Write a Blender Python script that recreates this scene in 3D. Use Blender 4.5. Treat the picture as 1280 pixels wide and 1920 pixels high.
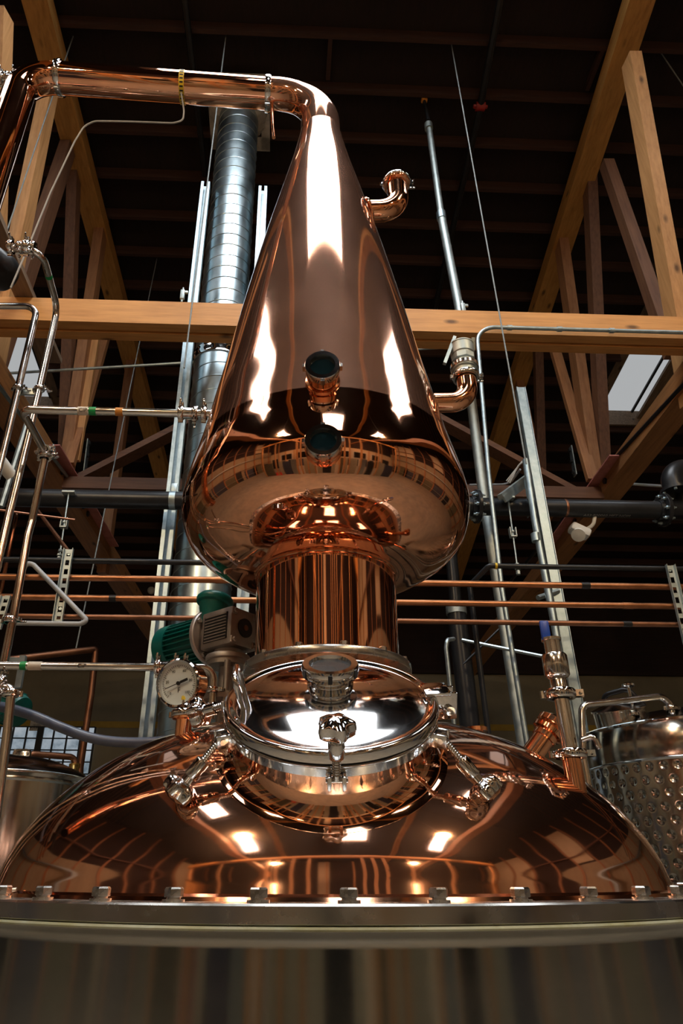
import bpy, bmesh, math, random
from mathutils import Vector, Matrix
random.seed(7)
for o in list(bpy.data.objects): bpy.data.objects.remove(o)
SC = bpy.context.scene
COL = SC.collection
PI = math.pi
# ------------------------------------------------------------------ camera
CAM_H = 1.63; PITCH = math.radians(28); YAW = math.radians(2.3)
FPX = 1280.0; PPX = 580.0; PPY = 960.0
c_r = Vector((math.cos(YAW), -math.sin(YAW), 0)); c_h = Vector((math.sin(YAW), math.cos(YAW), 0)); c_u = Vector((0, 0, 1))
c_f = c_h*math.cos(PITCH) + c_u*math.sin(PITCH); c_up = -c_h*math.sin(PITCH) + c_u*math.cos(PITCH)
cd = bpy.data.cameras.new('camera'); cam = bpy.data.objects.new('camera', cd); COL.objects.link(cam)
cd.sensor_fit = 'VERTICAL'; cd.sensor_height = 36; cd.lens = 24; cd.shift_x = (640-PPX)/1920; cd.clip_end = 200; cd.clip_start = 0.02
M3 = Matrix((c_r, c_up, -c_f)).transposed(); cam.matrix_world = Matrix.Translation((0, 0, CAM_H)) @ M3.to_4x4()
SC.camera = cam
# ------------------------------------------------------------------ light & exposure
SKY_L = 11.0            # overcast sky seen through the roof lights
SKY_DIM = 0.42          # same glazing with emission turned down, for the two roof lights beyond the trusses
WIN_L = 0.45
FILL_W = 260.0
wd = bpy.data.worlds.new('world'); SC.world = wd; wd.use_nodes = True
wd.node_tree.nodes['Background'].inputs[0].default_value = (.6, .75, 1, 1); wd.node_tree.nodes['Background'].inputs[1].default_value = .02
vs = SC.view_settings; vs.view_transform = 'Standard'; vs.look = 'None'; vs.exposure = 0.0; vs.gamma = 1.0
try: vs.use_curve_mapping = False
except Exception: pass

# ------------------------------------------------------------------ photograph pixel -> point at a known distance
def ray(x, y): return c_f + c_r*((x-PPX)/FPX) + c_up*((PPY-y)/FPX)
CO = Vector((0, 0, CAM_H))
def W(x, y, Y): r = ray(x, y); return CO + r*(Y/r.y)
def WT(x, y, lat): r = ray(x, y); return CO + r*(lat/r.dot(c_r))      # on a truss plane
def T(lat, fwd, z): return c_r*lat + c_h*fwd + Vector((0, 0, z))
def roof_z(Y): return 10.51-.165*abs(Y+1)
def WR(x, y, drop=0):      # under the roof deck
    r = ray(x, y); s = (10.51-.165-drop-CAM_H)/(r.z+.165*r.y); return CO + r*s
def WZ(x, y, Z): r = ray(x, y); return CO + r*((Z-CAM_H)/r.z)

# ------------------------------------------------------------------ materials
def nt(name):
    m = bpy.data.materials.new(name); m.use_nodes = True; t = m.node_tree
    return m, t, t.nodes['Principled BSDF']
def N(t, kind, **kw):
    n = t.nodes.new(kind)
    for k, v in kw.items():
        if hasattr(n, k) and not k.startswith('i_'): setattr(n, k, v)
    return n
def ramp(t, stops):
    r = t.nodes.new('ShaderNodeValToRGB'); e = r.color_ramp.elements
    e[0].position, e[0].color = stops[0][0], (*stops[0][1], 1); e[1].position, e[1].color = stops[-1][0], (*stops[-1][1], 1)
    for p, c in stops[1:-1]:
        q = e.new(p); q.color = (*c, 1)
    return r
def noise(t, scale, detail=4, rough=.55, stretch=(1, 1, 1), coord='Object'):
    tc = t.nodes.new('ShaderNodeTexCoord'); mp = t.nodes.new('ShaderNodeMapping'); n = t.nodes.new('ShaderNodeTexNoise')
    mp.inputs['Scale'].default_value = stretch; n.inputs['Scale'].default_value = scale; n.inputs['Detail'].default_value = detail; n.inputs['Roughness'].default_value = rough
    t.links.new(tc.outputs[coord], mp.inputs[0]); t.links.new(mp.outputs[0], n.inputs['Vector'])
    return n
def maprange(t, src, a, b, lo=.3, hi=.7):
    m = t.nodes.new('ShaderNodeMapRange'); m.inputs['From Min'].default_value = lo; m.inputs['From Max'].default_value = hi
    m.inputs['To Min'].default_value = a; m.inputs['To Max'].default_value = b; t.links.new(src, m.inputs['Value']); return m
def bump(t, b, src, strength, dist=.01):
    bp = t.nodes.new('ShaderNodeBump'); bp.inputs['Strength'].default_value = strength; bp.inputs['Distance'].default_value = dist
    t.links.new(src, bp.inputs['Height']); t.links.new(bp.outputs[0], b.inputs['Normal'])
def metal(name, c1, c2, r1, r2, scale=6, stretch=(1, 1, 1), bmp=0, aniso=0, bscale=30, bdist=.002, haze=0, hrough=.45):
    m, t, b = nt(name); b.inputs['Metallic'].default_value = 1
    n = noise(t, scale, 5, .6, stretch); r = ramp(t, [(.3, c1), (.7, c2)])
    t.links.new(n.outputs['Fac'], r.inputs[0]); t.links.new(r.outputs[0], b.inputs['Base Color'])
    mr = maprange(t, n.outputs['Fac'], r1, r2); t.links.new(mr.outputs[0], b.inputs['Roughness'])
    if bmp:
        n2 = noise(t, bscale, 3, .5, stretch); bump(t, b, n2.outputs['Fac'], bmp, bdist)
    if aniso:
        b.inputs['Anisotropic'].default_value = aniso; b.inputs['Anisotropic Rotation'].default_value = .25
        tg = t.nodes.new('ShaderNodeTangent'); tg.direction_type = 'RADIAL'; tg.axis = 'Z'; t.links.new(tg.outputs[0], b.inputs['Tangent'])
    if haze:      # fine polishing scratches: a second, rougher lobe
        b2 = t.nodes.new('ShaderNodeBsdfPrincipled'); b2.inputs['Metallic'].default_value = 1; b2.inputs['Roughness'].default_value = hrough; t.links.new(r.outputs[0], b2.inputs['Base Color'])
        n3 = noise(t, 2.2, 6, .65, (1, 1, .5)); hz = maprange(t, n3.outputs['Fac'], haze*.5, haze*1.5); ms = t.nodes.new('ShaderNodeMixShader')
        t.links.new(hz.outputs[0], ms.inputs[0]); t.links.new(b.outputs[0], ms.inputs[1]); t.links.new(b2.outputs[0], ms.inputs[2]); t.links.new(ms.outputs[0], t.nodes['Material Output'].inputs['Surface'])
    return m
def paint(name, c1, c2=None, rough=.5, scale=8, metallic=0, bmp=0):
    m, t, b = nt(name); c2 = c2 or tuple(x*.8 for x in c1)
    n = noise(t, scale, 5, .6); r = ramp(t, [(.3, c2), (.7, c1)]); t.links.new(n.outputs['Fac'], r.inputs[0]); t.links.new(r.outputs[0], b.inputs['Base Color'])
    b.inputs['Roughness'].default_value = rough; b.inputs['Metallic'].default_value = metallic
    if bmp: bump(t, b, n.outputs['Fac'], bmp, .003)
    return m
def wood(name, light, dark, axis, knots=True, rough=.6):
    m, t, b = nt(name); st = {'X': (.35, 5, 5), 'Y': (5, .35, 5), 'Z': (5, 5, .35)}[axis]
    n = noise(t, 7, 6, .6, st); n2 = noise(t, 1.6, 3, .5)
    mx = t.nodes.new('ShaderNodeMath'); mx.operation = 'MULTIPLY_ADD'; mx.inputs[1].default_value = .65
    mm = t.nodes.new('ShaderNodeMath'); mm.operation = 'MULTIPLY'; mm.inputs[1].default_value = .35
    t.links.new(n2.outputs['Fac'], mm.inputs[0]); t.links.new(n.outputs['Fac'], mx.inputs[0]); t.links.new(mm.outputs[0], mx.inputs[2])
    mid = tuple((a+c)/2 for a, c in zip(light, dark))
    r = ramp(t, [(.34, dark), (.47, mid), (.64, light)]); t.links.new(mx.outputs[0], r.inputs[0])
    col = r.outputs[0]
    if knots:
        tc = t.nodes.new('ShaderNodeTexCoord'); mp = t.nodes.new('ShaderNodeMapping'); v = t.nodes.new('ShaderNodeTexVoronoi')
        ks = {'X': (2.2, 5, 5), 'Y': (5, 2.2, 5), 'Z': (5, 5, 2.2)}[axis]; mp.inputs['Scale'].default_value = ks; v.inputs['Scale'].default_value = 1.0
        t.links.new(tc.outputs['Object'], mp.inputs[0]); t.links.new(mp.outputs[0], v.inputs['Vector'])
        k = maprange(t, v.outputs['Distance'], 1, 0, .05, .16); mix = t.nodes.new('ShaderNodeMix'); mix.data_type = 'RGBA'
        t.links.new(k.outputs[0], mix.inputs[0]); t.links.new(col, mix.inputs[6]); mix.inputs[7].default_value = (*tuple(x*.35 for x in dark), 1); col = mix.outputs[2]
    t.links.new(col, b.inputs['Base Color']); b.inputs['Roughness'].default_value = rough; bump(t, b, n.outputs['Fac'], .25, .004)
    return m
def emit(name, col, s, pattern=None):
    m, t, b = nt(name); b.inputs['Base Color'].default_value = (.05, .05, .05, 1); b.inputs['Emission Color'].default_value = (*col, 1); b.inputs['Emission Strength'].default_value = s
    if pattern:
        n = noise(t, pattern[0], 5, .65); r = ramp(t, [(.35, pattern[1]), (.5, col), (.68, pattern[2])]); t.links.new(n.outputs['Fac'], r.inputs[0]); t.links.new(r.outputs[0], b.inputs['Emission Color'])
    return m
M = {}
def brush(m, k=.32):        # fine horizontal polishing grooves: scatter reflections up and down only
    t = m.node_tree; b = t.nodes['Principled BSDF']; g = t.nodes.new('ShaderNodeNewGeometry'); tc = t.nodes.new('ShaderNodeTexCoord'); acc = None
    for w in (0.37, 5.1):
        wn = t.nodes.new('ShaderNodeTexWhiteNoise'); wn.noise_dimensions = '4D'; wn.inputs['W'].default_value = w; t.links.new(tc.outputs['Object'], wn.inputs['Vector'])
        s = t.nodes.new('ShaderNodeMath'); s.operation = 'MULTIPLY_ADD'; s.inputs[1].default_value = k/2; s.inputs[2].default_value = -k/4; t.links.new(wn.outputs['Value'], s.inputs[0])
        if acc is None: acc = s
        else:
            q = t.nodes.new('ShaderNodeMath'); q.operation = 'ADD'; t.links.new(acc.outputs[0], q.inputs[0]); t.links.new(s.outputs[0], q.inputs[1]); acc = q
    cx = t.nodes.new('ShaderNodeCombineXYZ'); t.links.new(acc.outputs[0], cx.inputs['Z'])
    ad = t.nodes.new('ShaderNodeVectorMath'); ad.operation = 'ADD'; t.links.new(g.outputs['Normal'], ad.inputs[0]); t.links.new(cx.outputs[0], ad.inputs[1])
    nm = t.nodes.new('ShaderNodeVectorMath'); nm.operation = 'NORMALIZE'; t.links.new(ad.outputs[0], nm.inputs[0]); t.links.new(nm.outputs[0], b.inputs['Normal'])
M['copper_bright'] = metal('copper_bright', (.86, .42, .25), (.93, .50, .31), .03, .07, 5, (1, 1, 1), .03, 0, 3.0, .02)
M['copper_cone'] = metal('copper_cone', (.78, .40, .26), (.90, .49, .33), .04, .085, 4, (1, 1, .6), .02, 0, 4, .01, .065, .5)
M['copper_dome'] = metal('copper_dome', (.84, .43, .28), (.93, .51, .34), .035, .08, 7, (1, 1, 1), .03, 0, 3.5, .02, .03, .4)
M['copper_fit'] = metal('copper_fit', (.86, .40, .22), (.94, .50, .30), .06, .14, 9, (1, 1, 1), .04, 0, 20, .004)
M['copper_line'] = metal('copper_line', (.36, .15, .07), (.52, .24, .12), .30, .5, 10)
M['copper_dark'] = metal('copper_dark', (.22, .10, .06), (.34, .16, .09), .35, .55, 10)
M['steel_polish'] = metal('steel_polish', (.72, .72, .73), (.80, .80, .80), .04, .09, 6, (1, 1, 1), .02, 0, 6, .006)
M['steel_tube'] = metal('steel_tube', (.60, .58, .55), (.72, .70, .67), .10, .2, 12)
M['steel_brush'] = metal('steel_brush', (.32, .315, .285), (.41, .40, .37), .07, .12, 2.5, (1, 1, 3))
brush(M['steel_brush'])
M['steel_flange'] = metal('steel_flange', (.50, .49, .47), (.62, .61, .58), .16, .34, 10)
M['steel_tank'] = metal('steel_tank', (.50, .48, .45), (.62, .60, .56), .10, .18, 4)
M['steel_bolt'] = metal('steel_bolt', (.42, .40, .37), (.60, .58, .55), .2, .36, 40)
M['galv'] = metal('galv', (.34, .44, .49), (.52, .62, .66), .34, .5, 22)
M['galv_duct'] = metal('galv_duct', (.36, .46, .51), (.56, .66, .70), .27, .40, 9, (1, 1, .6))
M['galv_dull'] = metal('galv_dull', (.34, .39, .39), (.48, .53, .52), .45, .6, 20)
M['rod_dull'] = paint('rod_dull', (.26, .29, .29), (.18, .2, .2), .55, 20, .2)
M['alu_cast'] = metal('alu_cast', (.34, .31, .28), (.48, .44, .40), .45, .6, 18, (1, 1, 1), .2, 0, 60, .002)
M['alu_disc'] = metal('alu_disc', (.52, .49, .48), (.66, .62, .60), .4, .55, 18)
M['brass'] = metal('brass', (.66, .44, .14), (.80, .58, .22), .2, .4, 20)
M['iron'] = paint('iron', (.022, .024, .028), (.012, .012, .014), .32, 9, .3)
M['iron_pipe'] = paint('iron_pipe', (.030, .034, .040), (.016, .017, .02), .34, 7, .4)
M['rubber'] = paint('rubber', (.01, .01, .01), None, .6)
M['gasket'] = paint('gasket', (.42, .46, .38), (.30, .30, .16), .5, 14)
M['hose'] = paint('hose', (.10, .12, .17), (.07, .08, .12), .3)
M['green'] = paint('green', (.0, .13, .11), (.0, .09, .08), .35, 14)
M['blue'] = paint('blue', (.005, .05, .32), (.003, .035, .24), .4, 10)
M['white'] = paint('white', (.70, .70, .66), (.58, .58, .54), .5)
M['label_white'] = paint('label_white', (.62, .58, .50), (.52, .47, .4), .5, 30)
M['ink'] = paint('ink', (.008, .008, .008), None, .5)
M['ink_grey'] = paint('ink_grey', (.22, .22, .22), None, .5)
M['tape_green'] = paint('tape_green', (.0, .28, .07), None, .4)
M['tape_orange'] = paint('tape_orange', (.62, .25, .03), None, .5)
M['tape_yellow'] = paint('tape_yellow', (.80, .56, .03), None, .45)
M['red'] = paint('red', (.35, .02, .015), None, .4)
M['plate_red'] = paint('plate_red', (.62, .24, .19), (.46, .15, .12), .55, 12)
M['sealant'] = paint('sealant', (.55, .54, .50), (.34, .33, .30), .5, 14)
M['dial'] = paint('dial', (.68, .74, .72), (.62, .68, .66), .35, 3)
M['pvc'] = paint('pvc', (.42, .43, .44), (.34, .35, .36), .4)
M['wood_new_x'] = wood('wood_new_x', (.72, .345, .105), (.47, .20, .05), 'X')
M['wood_new_z'] = wood('wood_new_z', (.60, .31, .12), (.40, .185, .06), 'Z')
M['wood_mid_z'] = wood('wood_mid_z', (.40, .18, .07), (.24, .095, .035), 'Z', False)
M['wood_old_z'] = wood('wood_old_z', (.19, .085, .04), (.10, .04, .02), 'Z', False)
M['wood_mid_y'] = wood('wood_mid_y', (.42, .19, .065), (.24, .10, .035), 'Y')
M['wood_gold_y'] = wood('wood_gold_y', (.58, .30, .08), (.36, .17, .04), 'Y')
M['wood_grey_y'] = wood('wood_grey_y', (.26, .18, .12), (.12, .08, .05), 'Y')
M['wood_old_x'] = wood('wood_old_x', (.20, .085, .04), (.10, .04, .02), 'X', False)
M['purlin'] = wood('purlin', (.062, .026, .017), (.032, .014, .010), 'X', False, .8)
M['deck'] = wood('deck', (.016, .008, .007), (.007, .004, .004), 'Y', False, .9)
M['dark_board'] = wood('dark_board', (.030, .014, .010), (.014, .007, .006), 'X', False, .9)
M['door_tan'] = paint('door_tan', (.40, .36, .25), (.33, .30, .20), .5)
M['door_olive'] = paint('door_olive', (.13, .12, .07), (.09, .085, .05), .5)
M['door_blue'] = paint('door_blue', (.05, .06, .09), (.035, .04, .06), .5)
M['frame_black'] = paint('frame_black', (.012, .014, .016), None, .5)
M['sky_glass'] = emit('sky_glass', (.93, .97, 1.0), SKY_L)
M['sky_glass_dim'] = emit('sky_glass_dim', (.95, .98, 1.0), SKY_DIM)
M['win_glass'] = emit('win_glass', (.55, .66, .76), WIN_L, (2.2, (.18, .26, .33), (.85, .92, 1.0)))
def glass_dark(name, col, rough=.05):
    m, t, b = nt(name); n = noise(t, 20, 3); r = ramp(t, [(.3, tuple(x*.6 for x in col)), (.7, col)]); t.links.new(n.outputs['Fac'], r.inputs[0]); t.links.new(r.outputs[0], b.inputs['Base Color'])
    b.inputs['Roughness'].default_value = rough; b.inputs['IOR'].default_value = 1.5; return m
M['sight_dark'] = glass_dark('sight_dark', (.006, .018, .024))
M['sight_grey'] = glass_dark('sight_grey', (.06, .065, .07), .15)
M['office_glass'] = glass_dark('office_glass', (.010, .008, .006), .1)
def wall_mat():
    m, t, b = nt('wall_paint'); n = noise(t, 1.5, 5, .6); r = ramp(t, [(.3, (.20, .165, .10)), (.7, (.26, .215, .135))]); t.links.new(n.outputs['Fac'], r.inputs[0])
    t.links.new(r.outputs[0], b.inputs['Base Color']); b.inputs['Roughness'].default_value = .7; return m
M['wall'] = wall_mat()
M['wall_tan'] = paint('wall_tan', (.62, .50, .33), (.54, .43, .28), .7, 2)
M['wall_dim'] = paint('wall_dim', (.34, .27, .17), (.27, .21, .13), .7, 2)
M['stripe'] = paint('stripe', (.42, .26, .02), (.34, .2, .015), .6)
M['floor'] = paint('floor', (.30, .25, .185), (.20, .17, .13), .45, 2.5)
M['floor_red'] = paint('floor_red', (.45, .02, .015), None, .4)

# ------------------------------------------------------------------ mesh helpers
def frame(axis, hint=None):
    z = Vector(axis).normalized(); h = Vector(hint) if hint is not None else (Vector((0, 0, 1)) if abs(z.z) < .9 else Vector((0, 1, 0)))
    x = h.cross(z).normalized(); y = z.cross(x); return Matrix((x, y, z)).transposed()
def quadgrid(bm, rings, closed_u=True, cap0=False, cap1=False, close_v=False):
    V = [[bm.verts.new(p) for p in r] for r in rings]; n = len(V[0]); m = len(V)
    for i in range(m-1 if not close_v else m):
        a, b = V[i], V[(i+1) % m]
        for j in range(n if closed_u else n-1):
            try: bm.faces.new((a[j], a[(j+1) % n], b[(j+1) % n], b[j]))
            except ValueError: pass
    if cap0: bm.faces.new(list(reversed(V[0])))
    if cap1: bm.faces.new(V[-1])
def lathe(bm, prof, origin=(0, 0, 0), axis=(0, 0, 1), seg=32, hint=None, lobes=None, closed=False):
    F = frame(axis, hint); o = Vector(origin); rings = []
    for p in prof:
        r, h = p; ring = []
        for k in range(seg):
            a = 2*PI*k/seg; rr = max(r, 1e-5)
            if lobes: rr *= 1+lobes[1]*math.cos(lobes[0]*a)
            ring.append(o + F @ Vector((rr*math.cos(a), rr*math.sin(a), h)))
        rings.append(ring)
    quadgrid(bm, rings, True, (not closed) and prof[0][0] > 1e-4, (not closed) and prof[-1][0] > 1e-4, closed)
def cyl(bm, p0, p1, r, r2=None, seg=16):
    p0 = Vector(p0); p1 = Vector(p1); d = p1-p0; lathe(bm, [(r, 0), (r if r2 is None else r2, d.length)], p0, d, seg)
def catmull(pts, sub=8):
    out = []; n = len(pts)
    e = [tuple(2*a-b for a, b in zip(pts[0], pts[1]))]+list(pts)+[tuple(2*a-b for a, b in zip(pts[-1], pts[-2]))]
    for i in range(n-1):
        p0, p1, p2, p3 = e[i:i+4]
        for k in range(sub):
            f = k/sub; out.append(tuple(.5*(2*b+(-a+c)*f+(2*a-5*b+4*c-d)*f*f+(-a+3*b-3*c+d)*f**3) for a, b, c, d in zip(p0, p1, p2, p3)))
    out.append(tuple(pts[-1])); return out
def bend(pts, R, n=8):
    pts = [Vector(p) for p in pts]; out = [pts[0]]
    for i in range(1, len(pts)-1):
        a, b, c = pts[i-1], pts[i], pts[i+1]; u = (a-b); v = (c-b); lu, lv = u.length, v.length; u.normalize(); v.normalize()
        ang = u.angle(v)
        if ang > PI-.02: out.append(b); continue
        t = min(R/math.tan(ang/2), (.97 if i == 1 else .49)*lu, (.97 if i == len(pts)-2 else .49)*lv); r = t*math.tan(ang/2)
        bis = (u+v).normalized(); cen = b+bis*(r/math.sin(ang/2)); s = b+u*t-cen; e = b+v*t-cen; tot = s.angle(e)
        ax = s.cross(e).normalized()
        for k in range(n+1): out.append(cen+Matrix.Rotation(tot*k/n, 3, ax) @ s)
    out.append(pts[-1]); return out
def tube(bm, pts, r, seg=12, caps=True):
    pts = [Vector(p) for p in pts]; n = len(pts); rad = r if isinstance(r, (list, tuple)) else [r]*n; rings = []
    t0 = (pts[1]-pts[0]).normalized(); F = frame(t0); x = F.col[0].copy()
    for i, p in enumerate(pts):
        if i == 0: t = t0
        elif i == n-1: t = (pts[-1]-pts[-2]).normalized()
        else: t = ((pts[i+1]-p).normalized()+(p-pts[i-1]).normalized()).normalized()
        x = (x-t*x.dot(t)).normalized(); y = t.cross(x)
        rings.append([p+(x*math.cos(2*PI*k/seg)+y*math.sin(2*PI*k/seg))*rad[i] for k in range(seg)])
    quadgrid(bm, rings, True, caps, caps)
def ptube(bm, pts, r, R=0.05, seg=12, n=8): tube(bm, bend(pts, R, n), r, seg)
def box(bm, c, s, F=None):
    F = F or Matrix.Identity(3); c = Vector(c); v = []
    for k in range(8): v.append(bm.verts.new(c+F @ Vector((((k & 1)-.5)*s[0], (((k >> 1) & 1)-.5)*s[1], (((k >> 2) & 1)-.5)*s[2]))))
    for f in ((0, 2, 3, 1), (4, 5, 7, 6), (0, 1, 5, 4), (2, 6, 7, 3), (0, 4, 6, 2), (1, 3, 7, 5)): bm.faces.new([v[i] for i in f])
def bar(bm, p0, p1, w, h, hint=None):      # rectangular bar between two points, w across the hint's normal, h along the hint
    p0 = Vector(p0); p1 = Vector(p1); d = p1-p0; F = frame(d, hint); box(bm, (p0+p1)/2, (w, h, d.length), F)
def boxr(bm, c, s, b=.004, F=None, seg=2):
    t = bmesh.new(); box(t, (0, 0, 0), s); bmesh.ops.bevel(t, geom=t.edges[:], offset=b, segments=seg, affect='EDGES', profile=.5)
    F = F or Matrix.Identity(3); mp = {}
    for v in t.verts: mp[v] = bm.verts.new(Vector(c)+F @ v.co)
    for f in t.faces: bm.faces.new([mp[v] for v in f.verts])
    t.free()
def hexhead(bm, c, axis, r, h, seg=6):
    lathe(bm, [(r*.9, 0), (r, h*.08), (r, h*.82), (r*.86, h)], c, axis, seg)
def torus(bm, c, axis, R, r, seg=40, s2=10):
    lathe(bm, [(R+r*math.cos(2*PI*k/s2), r*math.sin(2*PI*k/s2)) for k in range(s2)], c, axis, seg, None, None, True)

# ------------------------------------------------------------------ object helpers
ROOTLOC = {}
def finish(me, smooth, ang=40):
    if smooth:
        me.polygons.foreach_set('use_smooth', [True]*len(me.polygons)); me.set_sharp_from_angle(angle=math.radians(ang))
def wloc(o):
    l = Vector(o.location)
    while o.parent: o = o.parent; l += Vector(o.location)
    return l
def obj(name, bm, mat, parent=None, smooth=True, label=None, base=None, ang=40):
    bmesh.ops.recalc_face_normals(bm, faces=bm.faces[:])
    me = bpy.data.meshes.new(name)
    if parent is not None: off = wloc(parent); loc = Vector((0, 0, 0))
    else:
        if base is not None: off = Vector(base)
        else:
            xs = [v.co for v in bm.verts]; off = Vector(((min(p.x for p in xs)+max(p.x for p in xs))/2, (min(p.y for p in xs)+max(p.y for p in xs))/2, min(p.z for p in xs)))
        loc = off
    bmesh.ops.translate(bm, verts=bm.verts[:], vec=-off); bm.to_mesh(me); bm.free()
    me.materials.append(M[mat] if isinstance(mat, str) else mat); finish(me, smooth, ang)
    o = bpy.data.objects.new(name, me); o.location = loc; COL.objects.link(o)
    if parent is not None: o.parent = parent
    if label: o['label'] = label
    return o
def tag(o, label, cat, group=None, kind=None):
    if label: o['label'] = label
    if cat: o['category'] = cat
    if group: o['group'] = group
    if kind: o['kind'] = kind
    return o
def thing(name, loc, label, cat, group=None):
    o = bpy.data.objects.new(name, None); o.empty_display_size = .1; o.location = loc; COL.objects.link(o); return tag(o, label, cat, group)
def struct(name, bm, mat, parent=None, smooth=False):
    o = obj(name, bm, mat, parent, smooth, None, None if parent else (0, 0, 0))
    if parent is None: o['kind'] = 'structure'
    return o
B = bmesh.new
def textbm(s, size):
    cu = bpy.data.curves.new('t', 'FONT'); cu.body = s; cu.size = size; cu.align_x = 'CENTER'; cu.align_y = 'CENTER'; cu.extrude = size*.01; cu.resolution_u = 3
    ob = bpy.data.objects.new('t', cu); COL.objects.link(ob); bpy.context.view_layer.update()
    me = bpy.data.meshes.new_from_object(ob.evaluated_get(bpy.context.evaluated_depsgraph_get()))
    b = bmesh.new(); b.from_mesh(me); bpy.data.objects.remove(ob); bpy.data.curves.remove(cu); bpy.data.meshes.remove(me); return b
def text_flat(s, size, c, right, up):
    b = textbm(s, size); r = Vector(right).normalized(); u = Vector(up); u = (u-r*u.dot(r)).normalized(); n = r.cross(u)
    for v in b.verts: v.co = Vector(c)+r*v.co.x+u*v.co.y+n*v.co.z
    return b
def text_wrap(s, size, c, axis, out, rad):     # lettering along a pipe, facing `out`
    b = textbm(s, size); a = Vector(axis).normalized(); o = Vector(out); o = (o-a*o.dot(a)).normalized(); u = o.cross(a)
    bmesh.ops.subdivide_edges(b, edges=b.edges[:], cuts=1)
    for v in b.verts:
        th = v.co.y/rad; v.co = Vector(c)+a*v.co.x+(o*math.cos(th)+u*math.sin(th))*(rad+.0006+v.co.z)
    return b
def clampbm(bm, c, axis, r, wing=(0, 0, 1), w=.016, t=.010):
    a = Vector(axis).normalized(); c = Vector(c)
    lathe(bm, [(r*.98, -w*.62), (r+t*.7, -w*.62), (r+t, -w*.35), (r+t, w*.35), (r+t*.7, w*.62), (r*.98, w*.62)], c, a, 28, None, None, True)
    s = Vector(wing); s = (s-a*s.dot(a)).normalized(); q = a.cross(s)
    for e in (-1, 1):
        bar(bm, c+s*(r+t*.6)+q*e*.007, c+s*(r+t+.014)+q*e*.007, w*.9, .006, q)
    cyl(bm, c+s*(r+t+.008)-q*.02, c+s*(r+t+.008)+q*.03, .0035, None, 8)
    boxr(bm, c+s*(r+t+.008)+q*.026, (.008, .026, .007), .003, Matrix((q, s, a)).transposed())
    cyl(bm, c-s*(r+t+.004)-a*w*.5, c-s*(r+t+.004)+a*w*.5, .006, None, 8)
def clamp(parent, c, axis, r, wing=(0, 0, 1), w=.016, t=.010, mat='steel_polish', name='pipe_clamp'):
    b = B(); clampbm(b, c, axis, r, wing, w, t); return obj(name, b, mat, parent)
def pipe(name, pts, r, mat, label, cat, R=.06, seg=14, group=None):
    b = B(); ptube(b, pts, r, R, seg); o = obj(name, b, mat); return tag(o, label, cat, group)
def ring_on(bm, c, axis, r, w=.02, t=.004): 
    lathe(bm, [(r*.97, -w/2), (r+t, -w/2), (r+t, w/2), (r*.97, w/2)], c, axis, 20, None, None, True)

# ================================================================== SETTING
XL, XR = -9.5, 10.5; YN, YF = -9.0, 15.0
SKYL = [  # x0, x1, y0, y1, dim
    (-1.6, 2.1, -.92, 3.0, 0), (-5.4, -4.2, -.7, 2.3, 0), (5.0, 6.2, .0, 2.5, 0),
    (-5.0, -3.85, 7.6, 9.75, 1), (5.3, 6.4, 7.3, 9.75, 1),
    (-5.4, -4.2, -6.0, -3.7, 0), (5.0, 6.2, -6.0, -3.7, 0), (-.5, 1.7, -5.6, -3.0, 0)]
b = B(); box(b, ((XL+XR)/2, (YN+YF)/2, -.05), (XR-XL, YF-YN, .1)); struct('floor', b, 'floor')
b = B(); box(b, (-3.4, -3.2, .006), (2.6, 1.6, .012)); struct('trim_5', b, 'floor_red')
def roof():
    xs = sorted({XL, XR} | {s[0] for s in SKYL} | {s[1] for s in SKYL}); ys = sorted({YN, YF, -1.0} | {s[2] for s in SKYL} | {s[3] for s in SKYL})
    b = B(); V = {}
    for i, x in enumerate(xs):
        for j, y in enumerate(ys): V[i, j] = b.verts.new((x, y, roof_z(y)))
    for i in range(len(xs)-1):
        for j in range(len(ys)-1):
            mx, my = (xs[i]+xs[i+1])/2, (ys[j]+ys[j+1])/2
            if any(s[0] < mx < s[1] and s[2] < my < s[3] for s in SKYL): continue
            b.faces.new((V[i, j], V[i+1, j], V[i+1, j+1], V[i, j+1]))
    r = bmesh.ops.extrude_face_region(b, geom=b.faces[:]); bmesh.ops.translate(b, verts=[g for g in r['geom'] if isinstance(g, bmesh.types.BMVert)], vec=(0, 0, .06))
    return b
struct('ceiling', roof(), 'deck')
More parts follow.
